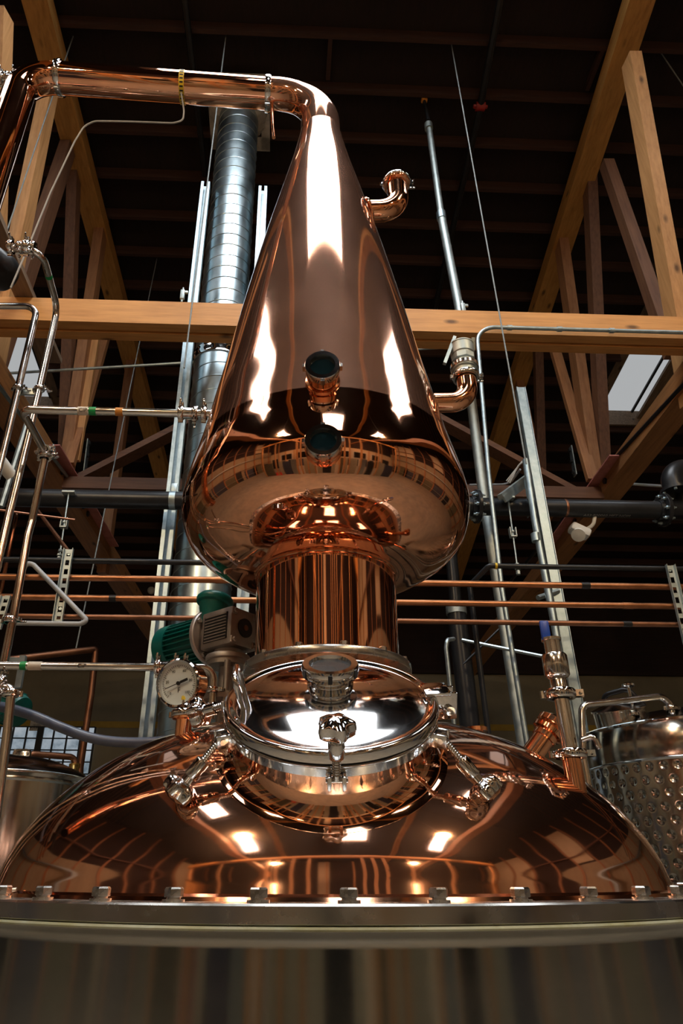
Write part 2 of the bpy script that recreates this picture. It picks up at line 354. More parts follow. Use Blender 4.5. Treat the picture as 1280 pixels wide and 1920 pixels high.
for i, (x0, x1, y0, y1, dim) in enumerate(SKYL):
    H = .22; e = .05; b = B(); za, zb = roof_z(y0)+H, roof_z(y1)+H
    q = [b.verts.new(p) for p in ((x0, y0, za), (x1, y0, za), (x1, y1, zb), (x0, y1, zb))]; b.faces.new(q)
    g = bmesh.ops.extrude_face_region(b, geom=b.faces[:]); bmesh.ops.translate(b, verts=[v for v in g['geom'] if isinstance(v, bmesh.types.BMVert)], vec=(0, 0, .02))
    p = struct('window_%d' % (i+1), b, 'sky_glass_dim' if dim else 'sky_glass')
    b = B(); d = -.30
    for (a0, a1, w) in (((x0+e/2, y0), (x0+e/2, y1), e), ((x1-e/2, y0), (x1-e/2, y1), e)):
        P = [Vector((a0[0], a0[1], roof_z(a0[1])-.0)), Vector((a1[0], a1[1], roof_z(a1[1])))]
        bar(b, P[0]+Vector((0, 0, H/2-.03)), P[1]+Vector((0, 0, H/2-.03)), w, H+.1, (1, 0, 0))
    for yy in (y0+e/2, y1-e/2): box(b, ((x0+x1)/2, yy, roof_z(yy)+H/2-.03), (x1-x0, e, H+.1))
    struct('window_curb', b, 'wood_grey_y', p)
    b = B(); xm = x0+(x1-x0)*(.78 if dim else .5)
    bar(b, (xm, y0, za-.02), (xm, y1, zb-.02), .03, .04, (1, 0, 0))
    bar(b, (x0, (y0+y1)/2, (za+zb)/2-.02), (x1, (y0+y1)/2, (za+zb)/2-.02), .03, .04, (0, 0, 1)) if not dim else None
    struct('window_bar', b, 'frame_black', p)
WALL_H = 5.68
def wallbox(name, x0, x1, y0, y1, z0, z1, mat):
    b = B(); box(b, ((x0+x1)/2, (y0+y1)/2, (z0+z1)/2), (x1-x0, y1-y0, z1-z0)); return struct(name, b, mat)
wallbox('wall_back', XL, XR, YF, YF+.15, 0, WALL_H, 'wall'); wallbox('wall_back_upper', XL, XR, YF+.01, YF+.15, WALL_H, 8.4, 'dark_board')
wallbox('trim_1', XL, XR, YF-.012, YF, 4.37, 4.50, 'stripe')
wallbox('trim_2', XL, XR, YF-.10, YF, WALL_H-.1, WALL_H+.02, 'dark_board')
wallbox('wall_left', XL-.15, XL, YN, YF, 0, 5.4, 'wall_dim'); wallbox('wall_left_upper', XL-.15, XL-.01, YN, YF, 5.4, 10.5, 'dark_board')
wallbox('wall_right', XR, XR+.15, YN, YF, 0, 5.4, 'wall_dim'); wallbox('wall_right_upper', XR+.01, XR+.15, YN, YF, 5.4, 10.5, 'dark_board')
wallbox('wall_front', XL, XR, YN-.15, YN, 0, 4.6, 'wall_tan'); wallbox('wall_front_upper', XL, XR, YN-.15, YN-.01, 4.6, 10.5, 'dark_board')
for i, (cx, w, z0, z1) in enumerate([(-6.2, 1.9, 2.5, 3.9), (-3.5, 1.9, 2.5, 3.9), (-.9, 1.9, 2.5, 3.9), (1.7, 1.9, 2.5, 3.9), (4.3, 1.9, 2.5, 3.9), (7.0, 1.5, 2.5, 3.9), (-1.9, 1.1, 0, 2.2), (3.0, 2.2, 0, 2.3)]):
    b = B(); box(b, (cx, YN+.02, (z0+z1)/2), (w, .03, z1-z0)); p = struct('window_%d' % (10+i) if z0 > 1 else 'door_%d' % (i-5), b, 'office_glass')
    b = B()
    for sx in (-1, 1): box(b, (cx+sx*(w/2+.03), YN+.03, (z0+z1)/2), (.07, .06, z1-z0+.12))
    for zz in ((z0, z1) if z0 > 1 else (z1,)): box(b, (cx, YN+.03, zz), (w, .06, .07))
    struct('window_frame' if z0 > 1 else 'door_frame', b, 'white', p)
for i, x in enumerate((-7.6, -6.3, -4.85, -4.3, -2.9, -2.6, -.75, -.2, .25, .9, 1.25, 2.0, 4.6, 5.7, 6.9, 8.2)):
    wallbox('trim_%d' % (10+i), x-.055, x+.055, YN+.04, YN+.16, 0, 9.0 if i % 3 == 0 else 4.6, 'wood_new_z')  # posts added for orange stripes in the steel and copper reflections
for i, (x0, x1, z1, mt) in enumerate([(-9.2, -7.9, 3.2, 'frame_black'), (-7.3, -6.5, 2.4, 'door_olive'), (-5.9, -5.1, 2.4, 'frame_black'), (-4.1, -3.3, 2.3, 'door_blue'), (-.55, .05, 2.3, 'door_olive'), (.4, .8, 2.3, 'frame_black'), (1.4, 1.8, 2.3, 'frame_black'), (4.75, 5.5, 2.4, 'door_blue'), (5.9, 6.6, 2.4, 'frame_black'), (7.1, 8.0, 2.6, 'door_olive'), (8.4, 9.9, 3.4, 'frame_black')]):
    wallbox('door_%d' % (20+i), x0, x1, YN, YN+.05, 0, z1, mt)  # unseen door-high panels added for dark stripes in the kettle's reflection
for i, y in enumerate((-7.5, -5.5, -4.2, -2.0, -.5, 1.5, 3.5, 6.0)):
    for sd, x in (('left', XL), ('right', XR)):
        w = .5+.35*(i % 3); wallbox('door_%d' % (40+i*2+(sd == 'right')), x-.0 if sd == 'left' else x-.05, x+.05 if sd == 'left' else x, y-w, y+w, 0, 2.6+.5*(i % 2), ('frame_black', 'door_olive', 'door_blue')[i % 3])
for i, y in enumerate((-8.2, -6.6, -5.0, -3.3, -1.4, .4, 2.4, 4.6, 6.8, 9.0, 11.5)):
    for sd, x in ((0, XL+.08), (1, XR-.08)): wallbox('trim_%d' % (100+2*i+sd), x-.07, x+.07, y-.09, y+.09, 0, roof_z(y)-.4, 'wood_mid_z')
for i, z in enumerate((1.1, 2.9, 4.4, 6.4)):
    for sd, x in ((0, XL+.2), (1, XR-.2)): wallbox('trim_%d' % (130+2*i+sd), x-.04, x+.04, -8.5, 13.5, z, z+.09, 'wood_old_x' if i % 2 else 'galv_dull')
for i, (y0, y1, z0, z1) in enumerate([(-7.6, -3.2, 5.6, 8.6), (.5, 2.2, 5.6, 8.8)]):
    wallbox('trim_%d' % (60+i), XR-.05, XR-.01, y0, y1, z0, z1, 'wall_tan')  # unseen tan panels added for bright stripes in the neck's reflection
wallbox('trim_62', XL+.01, XL+.05, -6.5, -5.2, 5.6, 8.6, 'wall_tan'); wallbox('trim_63', -1.3, -.6, YN+.0, YN+.04, 4.7, 9.0, 'wall_tan')  # further added tan panels for the neck to reflect
# posts and panels added behind the viewer to stripe the reflections
YS = -2.3
for i, x in enumerate((-4.4, -3.1, -1.62, -1.38, -1.0, -.62, .62, .86, 1.12, 1.75, 2.9, 4.6)):
    wallbox('trim_%d' % (70+i), x-.035, x+.035, YS, YS+.07, 0, 4.6, 'wood_new_z')
wallbox('trim_90', -4.6, 4.8, YS-.05, YS+.09, 4.6, 4.8, 'wood_new_x')
for i, (x0, x1, z1, mt) in enumerate([(-4.5, -3.6, 2.5, 'door_olive'), (-3.0, -2.75, 2.5, 'door_tan'), (-2.7, -2.15, 2.4, 'door_blue'), (-2.1, -1.7, 2.5, 'galv_dull'), (-1.3, -.68, 2.5, 'door_tan'), (-.56, -.3, 2.5, 'door_tan'), (-.28, .22, 2.4, 'frame_black'), (.25, .42, 2.5, 'door_tan'), (.66, .82, 2.5, 'door_olive'), (.92, 1.08, 2.5, 'door_tan'), (1.2, 1.62, 2.5, 'door_tan'), (1.8, 2.15, 2.5, 'galv'), (2.3, 2.75, 2.4, 'frame_black'), (3.1, 3.6, 2.5, 'door_tan'), (3.7, 4.5, 2.4, 'door_blue')]):
    wallbox('door_%d' % (70+i), x0, x1, YS-.25, YS-.15, 0, z1, mt)  # freestanding colour panels, added only to stripe the kettle's reflection
# far window in the back wall
WIN = (W(-160, 1400, YF).x, W(175, 1400, YF).x, 2.75, 4.37)
b = B(); box(b, ((WIN[0]+WIN[1])/2, YF-.01, (WIN[2]+WIN[3])/2), (WIN[1]-WIN[0], .04, WIN[3]-WIN[2])); pw = struct('window_20', b, 'win_glass')
b = B(); nx = 13
for k in range(nx+1):
    x = WIN[0]+(WIN[1]-WIN[0])*k/nx; box(b, (x, YF-.045, (WIN[2]+WIN[3])/2), (.13 if k in (4, 9) else .03, .05, WIN[3]-WIN[2]))
for k in range(8):
    z = WIN[2]+(WIN[3]-WIN[2])*k/7; box(b, ((WIN[0]+WIN[1])/2, YF-.045, z), (WIN[1]-WIN[0], .04, .022))
struct('window_frame', b, 'frame_black', pw)
pa = W(375, 1262, YF); pb_ = W(394, 1306, YF); b = B(); box(b, ((pa.x+pb_.x)/2, YF-.01, (pa.z+pb_.z)/2), (pb_.x-pa.x, .04, pa.z-pb_.z)); struct('window_21', b, 'win_glass')

# ---- purlins
ORD = ['first', 'second', 'third', 'fourth', 'fifth', 'sixth', 'seventh', 'eighth', 'ninth', 'tenth', 'eleventh', 'twelfth', 'thirteenth', 'fourteenth', 'fifteenth', 'sixteenth', 'seventeenth', 'eighteenth', 'nineteenth', 'twentieth', 'twenty-first', 'twenty-second']
py = 3.515; k = 0
while py < 14.9:
    segs = [(XL+.05, XR-.05)]
    for (x0, x1, y0, y1, d) in SKYL:
        if y0-.04 < py < y1+.04:
            ns = []
            for (a, c) in segs:
                if x0 > a and x1 < c: ns += [(a, x0-.02), (x1+.02, c)]
                else: ns.append((a, c))
            segs = ns
    b = B()
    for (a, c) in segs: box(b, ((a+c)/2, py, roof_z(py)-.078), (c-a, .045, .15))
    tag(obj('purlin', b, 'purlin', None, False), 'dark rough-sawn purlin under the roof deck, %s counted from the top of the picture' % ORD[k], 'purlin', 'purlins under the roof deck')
    py += .525; k += 1
# short dark blocking between purlins, seen at the top of the picture
for (x, y0, y1, lab) in ((617, 80, 175, 'above the copper swan neck'), (1083, 30, 60, 'near the top right corner')):
    a = W(x, (y0+y1)/2, 4.3); b = B(); box(b, (a.x, 4.27, roof_z(4.27)-.05), (.045, .46, .09))
    tag(obj('roof_blocking', b, 'purlin', None, False), 'short dark blocking piece between two purlins %s' % lab, 'beam')

# ---- timber trusses in planes running away from the camera
TX = {'L': -2.75, 'R': 3.33}
def chord_z(Y): return roof_z(Y)-.155-.14
def truss(side, members, label):
    X = TX[side]; s = -1 if side == 'R' else 1; bt = T(X, 6.75, 5.3); t = thing('timber_truss', bt, label, 'truss', 'timber roof trusses')
    b = B()
    for (y0, y1) in ((-8.6, -1), (-1, 14.6)):
        bar(b, T(X, y0, chord_z(y0)), T(X, y1, chord_z(y1)), .2, .26, c_r)
    obj('top_chord', b, 'wood_gold_y', t, False)
    b = B()
    bar(b, T(X, -8.6, 5.42), T(X, 14.6, 5.42), .20, .26, c_r)
    obj('bottom_chord', b, 'wood_mid_y', t, False)
    for (x0, y0, x1, y1, w, mat, dx, e0, e1) in members:
        p0 = WT(x0, y0, X+dx); p1 = WT(x1, y1, X+dx); d = (p1-p0); p0 = p0-d*e0; p1 = p1+d*e1
        b = B(); bar(b, p0, p1, .12, w, c_h); obj('web_member', b, mat, t, False)
    jp = WT(1112 if side == 'R' else 128, 880, X); jf = jp.dot(c_h)
    b = B(); bar(b, T(X+s*.115, jf-.9, 5.45), T(X+s*.115, jf+1.5, 5.45), .014, .25, c_r); pl = obj('gusset_plate', b, 'plate_red', t, False)
    for i in range(6):
        for j in (-1, 1):
            b = B(); cyl(b, T(X+s*.12, jf-.48+i*.19, 5.45+j*.06), T(X+s*.15, jf-.48+i*.19, 5.45+j*.06), .035, None, 8); obj('plate_bolt', b, 'iron', pl, False)
    q0, q1 = (WT(1100, 838, X), WT(1110, 892, X)) if side == 'R' else (WT(134, 825, X), WT(126, 885, X))
    b = B(); o = c_r*(s*.20); bar(b, q0+o, q1+o, .012, .09, c_h); st = obj('steel_strap', b, 'galv', t, False)
    for f in (.12, .5, .88): b = B(); c = q0.lerp(q1, f)+o; cyl(b, c, c+c_r*(s*.03), .02, None, 8); obj('strap_bolt', b, 'iron', st, False)
    return t
truss('L', [(88, 190, 12, 565, .17, 'wood_new_z', .06, .15, .35), (3, 60, -8, 400, .2, 'wood_new_z', .0, .1, .5), (112, 322, 20, 600, .19, 'wood_old_z', -.06, .2, .3),
            (140, 282, 122, 850, .15, 'wood_old_z', -.09, .1, .08), (190, 425, 128, 862, .17, 'wood_mid_z', .05, .05, .05), (203, 609, 132, 862, .07, 'wood_mid_z', .12, .1, .03),
            (250, 650, 216, 900, .15, 'wood_mid_z', 0, .2, .6), (176, 640, 140, 860, .05, 'wood_new_z', .13, .1, .02)],
      'timber roof truss on the left with new pale posts among brown ones')
truss('R', [(1185, 120, 1272, 612, .19, 'wood_new_z', -.04, .02, .25), (1152, 350, 1240, 605, .13, 'wood_old_z', .08, .2, .2), (1105, 330, 1130, 866, .16, 'wood_old_z', .10, .1, .02),
            (1052, 455, 1110, 872, .19, 'wood_mid_z', -.03, .02, .04), (1036, 642, 1108, 892, .07, 'wood_mid_z', -.12, .2, .03), (1008, 640, 1014, 890, .11, 'wood_old_z', .05, .2, .05),
            (969, 700, 1003, 862, .14, 'wood_mid_z', 0, .1, .6)],
      'timber roof truss on the right with wide new posts above the skylight')
# cross bracing between the trusses
yb = 6.46; zb = W(220, 905, yb).z
b = B(); bar(b, (TX['L']+.26+.12, yb, zb-.06), (TX['R']+.26-.12, yb, zb-.06), .14, .2, (0, 1, 0)); tag(obj('cross_strut', b, 'wood_old_x', None, False), 'dark horizontal timber strut between the two trusses above the large black pipe', 'beam')
mid = Vector((.5, yb+.12, zb+2.0))
for (a, lab) in ((Vector((TX['L']+.36, yb+.12, zb)), 'dark diagonal brace rising from the left truss towards the still'), (Vector((TX['R']+.16, yb+.25, zb)), 'dark diagonal brace rising from the right truss towards the still')):
    m2 = Vector((mid.x, a.y, mid.z)); b = B(); bar(b, a, m2, .07, .19, (0, 1, 0)); tag(obj('diagonal_brace', b, 'wood_old_x', None, False), lab, 'beam', 'diagonal braces between the trusses')
# new sawn beam across the picture, two plies
YB = 4.16; zt = W(200, 562, YB).z; zq = W(200, 604, YB).z
t = thing('timber_beam', (.3, YB+.1, zq), 'long new orange timber beam running across behind the copper cone', 'beam')
b = B(); box(b, (.3, YB+.045, (zt+zq)/2), (7.4, .09, zt-zq)); obj('front_plank', b, 'wood_new_x', t, False)
b = B(); box(b, (.3, YB+.15, (zt+zq)/2-.012), (7.4, .09, zt-zq)); obj('rear_plank', b, 'wood_new_x', t, False)
b = B(); box(b, (-2.15, 4.1, zt+.03), (.15, 1.75, .05)); tag(obj('weathered_plank', b, 'wood_grey_y', None, False), 'grey weathered plank lying across the orange beam behind the steel tubes', 'plank')

# ================================================================== COPPER POT STILL
ax_ = ray(617.5, 1640); ax_ = Vector((ax_.x, ax_.y, 0)).normalized(); AXD = ax_*2.0; AX, AY = AXD.x, AXD.y; FRONT = -ax_; SIDE = Vector((ax_.y, -ax_.x, 0))
def A(r, z, phi=0):          # point on the still: phi=0 faces the camera, + to the right
    return Vector((AX, AY, z))+(FRONT*math.cos(phi)+SIDE*math.sin(phi))*r
AO = (AX, AY, 0)
still = thing('pot_still', (AX, AY, 0), 'large polished copper pot still with onion head on a bolted steel kettle', 'pot still')
b = B(); lathe(b, [(.80, .25), (.868, .30), (.872, .5), (.872, .51), (.872, 1.0), (.872, 1.537), (.8722, 1.540), (.8745, 1.546), (.882, 1.553), (.890, 1.5575), (.893, 1.5605), (.80, 1.5605)], AO, (0, 0, 1), 160); obj('kettle', b, 'steel_brush', still)
b = B()
for k in range(4):
    p = A(.6, 0, PI/4+k*PI/2); cyl(b, p, p+Vector((0, 0, .32)), .05, None, 16)
obj('kettle_leg', b, 'steel_brush', still)
b = B(); lathe(b, [(.80, 1.5606), (.899, 1.5606), (.900, 1.563), (.899, 1.566), (.80, 1.566)], AO, (0, 0, 1), 160); obj('gasket', b, 'gasket', still)
b = B(); lathe(b, [(.78, 1.5665), (.893, 1.5665), (.896, 1.569), (.896, 1.591), (.893, 1.594), (.78, 1.594)], AO, (0, 0, 1), 160); obj('clamping_flange', b, 'steel_flange', still)
ZF = 1.594
DOME = [(.805, ZF), (.797, 1.62), (.785, 1.66), (.761, 1.71), (.721, 1.765), (.665, 1.82), (.590, 1.875), (.497, 1.925), (.38, 1.966), (.29, 1.985), (.212, 1.997)]
DP = catmull(DOME, 8)
def dome_z(r):
    for (r0, z0), (r1, z1) in zip(DP[:-1], DP[1:]):
        if r1 <= r <= r0: return z0+(z1-z0)*(r0-r)/(r0-r1+1e-9)
    return 2.0 if r < .3 else ZF
b = B(); lathe(b, DP, AO, (0, 0, 1), 192); obj('dome', b, 'copper_dome', still)
b = B(); lathe(b, [(.800, ZF-.002), (.818, ZF), (.815, ZF+.006), (.802, ZF+.010)], AO, (0, 0, 1), 160, None, None, True); obj('dome_rim', b, 'copper_fit', still)
# neck column with its flange
b = B(); lathe(b, [(.2125, 1.985), (.2130, 2.10), (.2135, 2.17), (.2170, 2.40), (.2185, 2.452)], AO, (0, 0, 1), 128); obj('neck_column', b, 'copper_bright', still)
b = B(); lathe(b, [(.21, 2.145), (.245, 2.145), (.247, 2.148), (.247, 2.166), (.245, 2.169), (.21, 2.169)], AO, (0, 0, 1), 96, None, None, True); nf = obj('neck_flange', b, 'steel_flange', still)
for k in range(12):
    b = B(); hexhead(b, A(.232, 2.169, k*PI/6+.2), (0, 0, 1), .011, .012); obj('flange_bolt', b, 'steel_bolt', nf, False)
b = B(); torus(b, (AX, AY, 2.452), (0, 0, 1), .2195, .0045, 96, 8); obj('neck_weld', b, 'copper_fit', still)
HEAD = [(.2185, 2.452), (.226, 2.457), (.252, 2.4605), (.30, 2.472), (.35, 2.498), (.408, 2.540), (.447, 2.59), (.467, 2.66), (.466, 2.715), (.4525, 2.79), (.4365, 2.86), (.413, 2.97), (.3905, 3.10), (.360, 3.27), (.304, 3.6), (.240, 3.95), (.182, 4.236), (.128, 4.5), (.0935, 4.701)]
HC = catmull(HEAD, 8); isp = next(i for i, p in enumerate(HC) if p[1] > 2.86)
b = B(); lathe(b, HC[:isp+1], AO, (0, 0, 1), 192); obj('onion_bulb', b, 'copper_bright', still)
b = B(); lathe(b, HC[isp:], AO, (0, 0, 1), 192); obj('head_cone', b, 'copper_cone', still)
def cone_r(z):
    for (r0, z0), (r1, z1) in zip(HC[:-1], HC[1:]):
        if z0 <= z <= z1 and z > 2.6: return r0+(r1-r0)*(z-z0)/(z1-z0+1e-9)
    return .1
# ---- lyne arm
ZA = 5.02; RA = .0735
aL = WZ(112, 147, ZA); aR = Vector((AX, AY, ZA)); kl = WZ(46, 143, ZA)
down = Vector((kl.x, kl.y, 2.2))
ep = bend([Vector((AX, AY, 4.70)), aR, WZ(502, 176, ZA)], .235, 18); b = B(); tube(b, ep, [.0935-(.0935-RA)*min(1, i/12) for i in range(len(ep))], 48, False); obj('swan_neck_elbow', b, 'copper_cone', still)
la0 = WZ(502, 176, ZA)
b = B(); tube(b, [la0, aL], RA-.001, 40, False); lyne = obj('lyne_arm', b, 'copper_bright', still)
b = B(); tube(b, bend([aL, kl, down], .15, 14), RA-.0005, 40, False); obj('downpipe', b, 'copper_bright', still)
d_ = (aL-la0).normalized()
clamp(still, la0, d_, RA, (0, .1, 1), .022, .010, 'steel_polish', 'arm_clamp'); clamp(still, aL, d_, RA, (0, .1, 1), .022, .010, 'steel_polish', 'arm_clamp')
# striped tape round the arm
tp = la0.lerp(aL, (502-341)/(502-112)); b = B(); lathe(b, [(RA-.002, -.012), (RA+.001, -.012), (RA+.001, .012), (RA-.002, .012)], tp, d_, 40, None, None, True); tb_ = obj('striped_tape', b, 'tape_yellow', still, True, 'yellow and black banded tape')
b = B(); Fq = frame(d_)
for k in range(26):
    a = 2*PI*k/26; n_ = Fq @ Vector((math.cos(a), math.sin(a), 0)); box(b, tp+n_*(RA+.0012), (.0014, .007, .016), Matrix((n_, d_.cross(n_), d_)).transposed())
obj('tape_mark', b, 'ink', tb_, False)
# small drain tube under the right clamp
b = B(); ptube(b, [la0+Vector((.02, 0, -.06)), W(511, 235, 2.0), W(513, 258, 2.0)], .009, .01, 10); obj('drain_tube', b, 'copper_fit', still)
# ---- side outlets of the cone
def side_outlet(zc, xe, ztop, r, face):
    x0 = cone_r(zc)-.05; p0 = Vector((AX, AY, zc))+SIDE*x0; p1 = Vector((AX, AY, zc))+SIDE*xe; p2 = p1+Vector((0, 0, ztop-zc))
    b = B(); tube(b, bend([p0, p1, p2], r*1.9, 12), r, 28, True); o = obj('side_outlet', b, 'copper_fit', still)
    b = B(); q = Vector((AX, AY, zc))+SIDE*(cone_r(zc)+.004); n_ = Vector((SIDE.x, SIDE.y, .35)).normalized(); torus(b, q, n_, r*1.12, .008, 32, 8); obj('outlet_weld', b, 'copper_fit', o)
    return o, p2
zc1 = W(720, 404, 2.0).z; zt1 = W(745, 357, 2.0).z; xe1 = (W(745, 385, 2.0)-Vector((AX, AY, 0))).dot(SIDE)
o1, e1 = side_outlet(zc1, xe1, zt1, .046, None)
b = B(); lathe(b, [(.044, -.006), (.056, -.004), (.061, .006), (.061, .012), (.050, .014), (.046, .004)], e1, (0, 0, 1), 32, None, None, True); obj('ferrule', b, 'copper_fit', o1)
clamp(still, e1+Vector((0, 0, .012)), (0, 0, 1), .056, SIDE, .013, .008, 'steel_polish', 'outlet_clamp')
zc2 = W(838, 766, 2.0).z; zt2 = W(873, 722, 2.0).z; xe2 = (W(874, 755, 2.0)-Vector((AX, AY, 0))).dot(SIDE)
o2, e2 = side_outlet(zc2, xe2, zt2, .036, None)
clamp(still, e2+Vector((0, 0, .006)), (0, 0, 1), .040, SIDE, .016, .009, 'steel_tube', 'outlet_clamp')
# camlock stack on top of the lower outlet
b = B(); lathe(b, [(.036, .012), (.040, .014), (.040, .035), (.047, .037), (.048, .060), (.036, .063), (.036, .075), (.040, .078), (.040, .105), (.044, .108), (.044, .150), (.046, .152), (.046, .156), (.040, .158), (.030, .158)], e2, (0, 0, 1), 36); cs = obj('camlock_coupling', b, 'galv_dull', still)
b = B(); lathe(b, [(.049, .041), (.052, .043), (.052, .056), (.049, .058)], e2, (0, 0, 1), 36, None, None, True); obj('coupling_ring', b, 'steel_tube', cs)
b = B(); lathe(b, [(.040, .076), (.0445, .078), (.0445, .1), (.040, .102)], e2, (0, 0, 1), 8, None, None, True); obj('hex_collar', b, 'galv_dull', cs, False)
b = B(); h0 = e2+Vector((-.028, -.035, .150)); bar(b, W(852, 632, 1.95), W(833, 682, 1.95), .012, .014, (0, 1, 0)); obj('lever', b, 'galv', cs, False)
b = B(); bar(b, e2+SIDE*.040+Vector((0, 0, .13)), e2+SIDE*.040+Vector((0, -.02, .175)), .012, .016, (0, 1, 0)); obj('lever', b, 'galv_dull', cs, False)
# ---- sight glasses on the cone
def sight(xc, yc, L, r, teal):
    z = W(xc, yc, 1.6).z; z = W(xc, yc, AY-cone_r(z)-L).z
    rr = cone_r(z); phi = -.005; base = A(rr-.045, z, phi); ax2 = A(1, 0, phi)-A(0, 0, phi)
    T = L+.045
    prof = [(r*.80, 0), (r*.80, T-.055), (r*.92, T-.052), (r*.92, T-.034), (r*.82, T-.032), (r*.82, T-.026), (r, T-.024), (r, T-.003), (r*.97, T), (r*.72, T), (r*.70, T-.006), (r*.70, T-.012)]
    b = B(); lathe(b, prof[:5], base, ax2, 40); n = obj('sight_nozzle', b, 'copper_fit', still)
    b = B(); lathe(b, [(r*.80, T-.033)]+prof[5:], base, ax2, 40, (0, 0, 1)); u = obj('union_nut', b, 'steel_polish', n)
    for k in range(4):
        b = B(); a = PI/4+k*PI/2 + PI/4; F2 = frame(ax2, (0, 0, 1)); d = F2 @ Vector((math.cos(a), math.sin(a), 0)); box(b, base+ax2.normalized()*(T-.013)+d*(r), (.012, .012, .020), Matrix((d, ax2.normalized().cross(d), ax2.normalized())).transposed()); obj('nut_lug', b, 'steel_tube', n, False)
    b = B(); lathe(b, [(r*.71, T-.016), (r*.71, T-.010), (r*.3, T-.0095), (0, T-.0095)], base, ax2, 40); obj('sight_pane', b, 'sight_dark', n)
    b = B(); lathe(b, [(r*.82, .03+T-T), (r*1.0, .032), (r*1.02, .045+.004), (r*.98, .055), (r*.82, .057)], base, ax2, 40, None, None, True); obj('nozzle_collar', b, 'copper_fit', n)
sight(612.5, 690, .078, .050, True); sight(613.5, 822, .045, .050, False)
# ---- bolts of the kettle flange
bolt0 = None
for k in range(40):
    phi = math.radians(1.9+9*k)
    if bolt0 is None:
        b = B(); lathe(b, [(.017, 0), (.017, .0035), (.0125, .0036)], (0, 0, 0), (0, 0, 1), 20); lathe(b, [(.011, .003), (.011, .0065)], (0, 0, 0), (0, 0, 1), 16); hexhead(b, (0, 0, .0062), (0, 0, 1), .0148, .0135)
        me = bpy.data.meshes.new('flange_bolt'); bmesh.ops.recalc_face_normals(b, faces=b.faces[:]); b.to_mesh(me); b.free(); me.materials.append(M['steel_bolt']); finish(me, True, 30)
        bolt0 = bpy.data.objects.new('kettle_bolt', me); o = bolt0
    else: o = bolt0.copy()
    COL.objects.link(o); o.parent = still; o.location = A(.852, ZF, phi)-Vector((AX, AY, 0)); o.rotation_euler = (0, 0, random.uniform(0, 1.05))
# ---- manway on the shoulder of the dome
TILT = math.radians(38); mn = (FRONT*math.sin(TILT)+Vector((0, 0, math.cos(TILT)))); me1 = SIDE.copy(); me2 = (-FRONT*math.cos(TILT)+Vector((0, 0, math.sin(TILT))))
MB = A(.62, dome_z(.62), 0)+SIDE*.006; MC = MB+mn*.071
def MP(r, phi, h): return MC+me1*(r*math.cos(phi))+me2*(r*math.sin(phi))+mn*h
b = B(); seg = 128; rings = [[] for _ in range(11)]
RC = .186
for k in range(seg):
    a = 2*PI*k/seg; dirv = me1*math.cos(a)+me2*math.sin(a)
    def on_dome(R):
        lo, hi = -.32, .05
        for _ in range(40):
            s = (lo+hi)/2; p = MC+dirv*R+mn*s; rr = math.hypot(p.x-AX, p.y-AY)
            inside = rr < .80 and p.z < dome_z(max(rr, .213))
            if inside: lo = s
            else: hi = s
        return (lo+hi)/2
    s0 = on_dome(RC); FL = .036; s1 = on_dome(RC+FL); hi_ = min(s0+.05, -.012); P0 = Vector((0, hi_)); P1 = Vector((0, s0)); P2 = Vector((FL, s1+.0008))
    rings[0].append(MC+dirv*RC+mn*(-.008))
    for q in range(9):
        f = q/8; w = P0*(1-f)**2+P1*2*f*(1-f)+P2*f*f; rings[1+q].append(MC+dirv*(RC+w.x)+mn*w.y)
    rings[10].append(MC+dirv*(RC+FL+.004)+mn*(s1-.02))
quadgrid(b, rings, True); obj('manway_collar', b, 'copper_bright', still)
b = B(); lathe(b, [(.165, -.022), (.199, -.022), (.203, -.019), (.203, -.004), (.200, -.002), (.165, -.002)], MC, mn, 128, None, None, True); obj('manway_ring', b, 'steel_polish', still)
b = B(); lathe(b, [(.16, -.003), (.197, -.003), (.197, .003), (.16, .003)], MC, mn, 96, None, None, True); obj('manway_gasket', b, 'rubber', still)
b = B(); lathe(b, [(.16, .002), (.200, .002), (.204, .005), (.204, .019), (.201, .023), (.196, .0245), (.1915, .0235), (.187, .019), (.180, .018), (.15, .026), (.11, .034), (.06, .040), (.0, .042)], MC, mn, 160); lid = obj('manway_lid', b, 'steel_polish', still)
SG = MC+me2*.022
def MCx(h): return SG+mn*h
b = B(); lathe(b, [(.045, .030), (.045, .047), (.040, .049), (.0425, .052), (.0425, .054), (.040, .056), (.0425, .058), (.0425, .060), (.041, .062), (.0545, .063), (.0555, .066), (.0555, .081), (.053, .085), (.041, .085), (.039, .077)], SG, mn, 48); lsg = obj('lid_sight_glass', b, 'steel_polish', lid)
b = B(); lathe(b, [(.0405, .074), (.0405, .078), (0, .0785)], SG, mn, 40); obj('sight_pane', b, 'sight_grey', lid)
for k in range(6): d = me1*math.cos(k*PI/3+.52)+me2*math.sin(k*PI/3+.52); b = B(); box(b, MCx(.074)+d*.0555, (.003, .008, .0165), Matrix((d, mn.cross(d), mn)).transposed()); obj('nut_slot', b, 'ink', lid, False)
b = B(); hp = [MP(.168, math.radians(172), .02), MP(.183, math.radians(172), .085), MP(.183, math.radians(195), .085), MP(.168, math.radians(195), .02)]; ptube(b, hp, .0055, .02, 10); obj('lid_handle', b, 'steel_polish', lid)
def star_knob(b, c, axis, r):
    lathe(b, [(.010, -.034), (.010, -.020), (r*.70, -.018), (r*.96, -.012), (r*1.02, -.002), (r*.96, .008), (r*.62, .015), (r*.2, .018), (0, .018)], c, axis, 60, None, (5, .13))
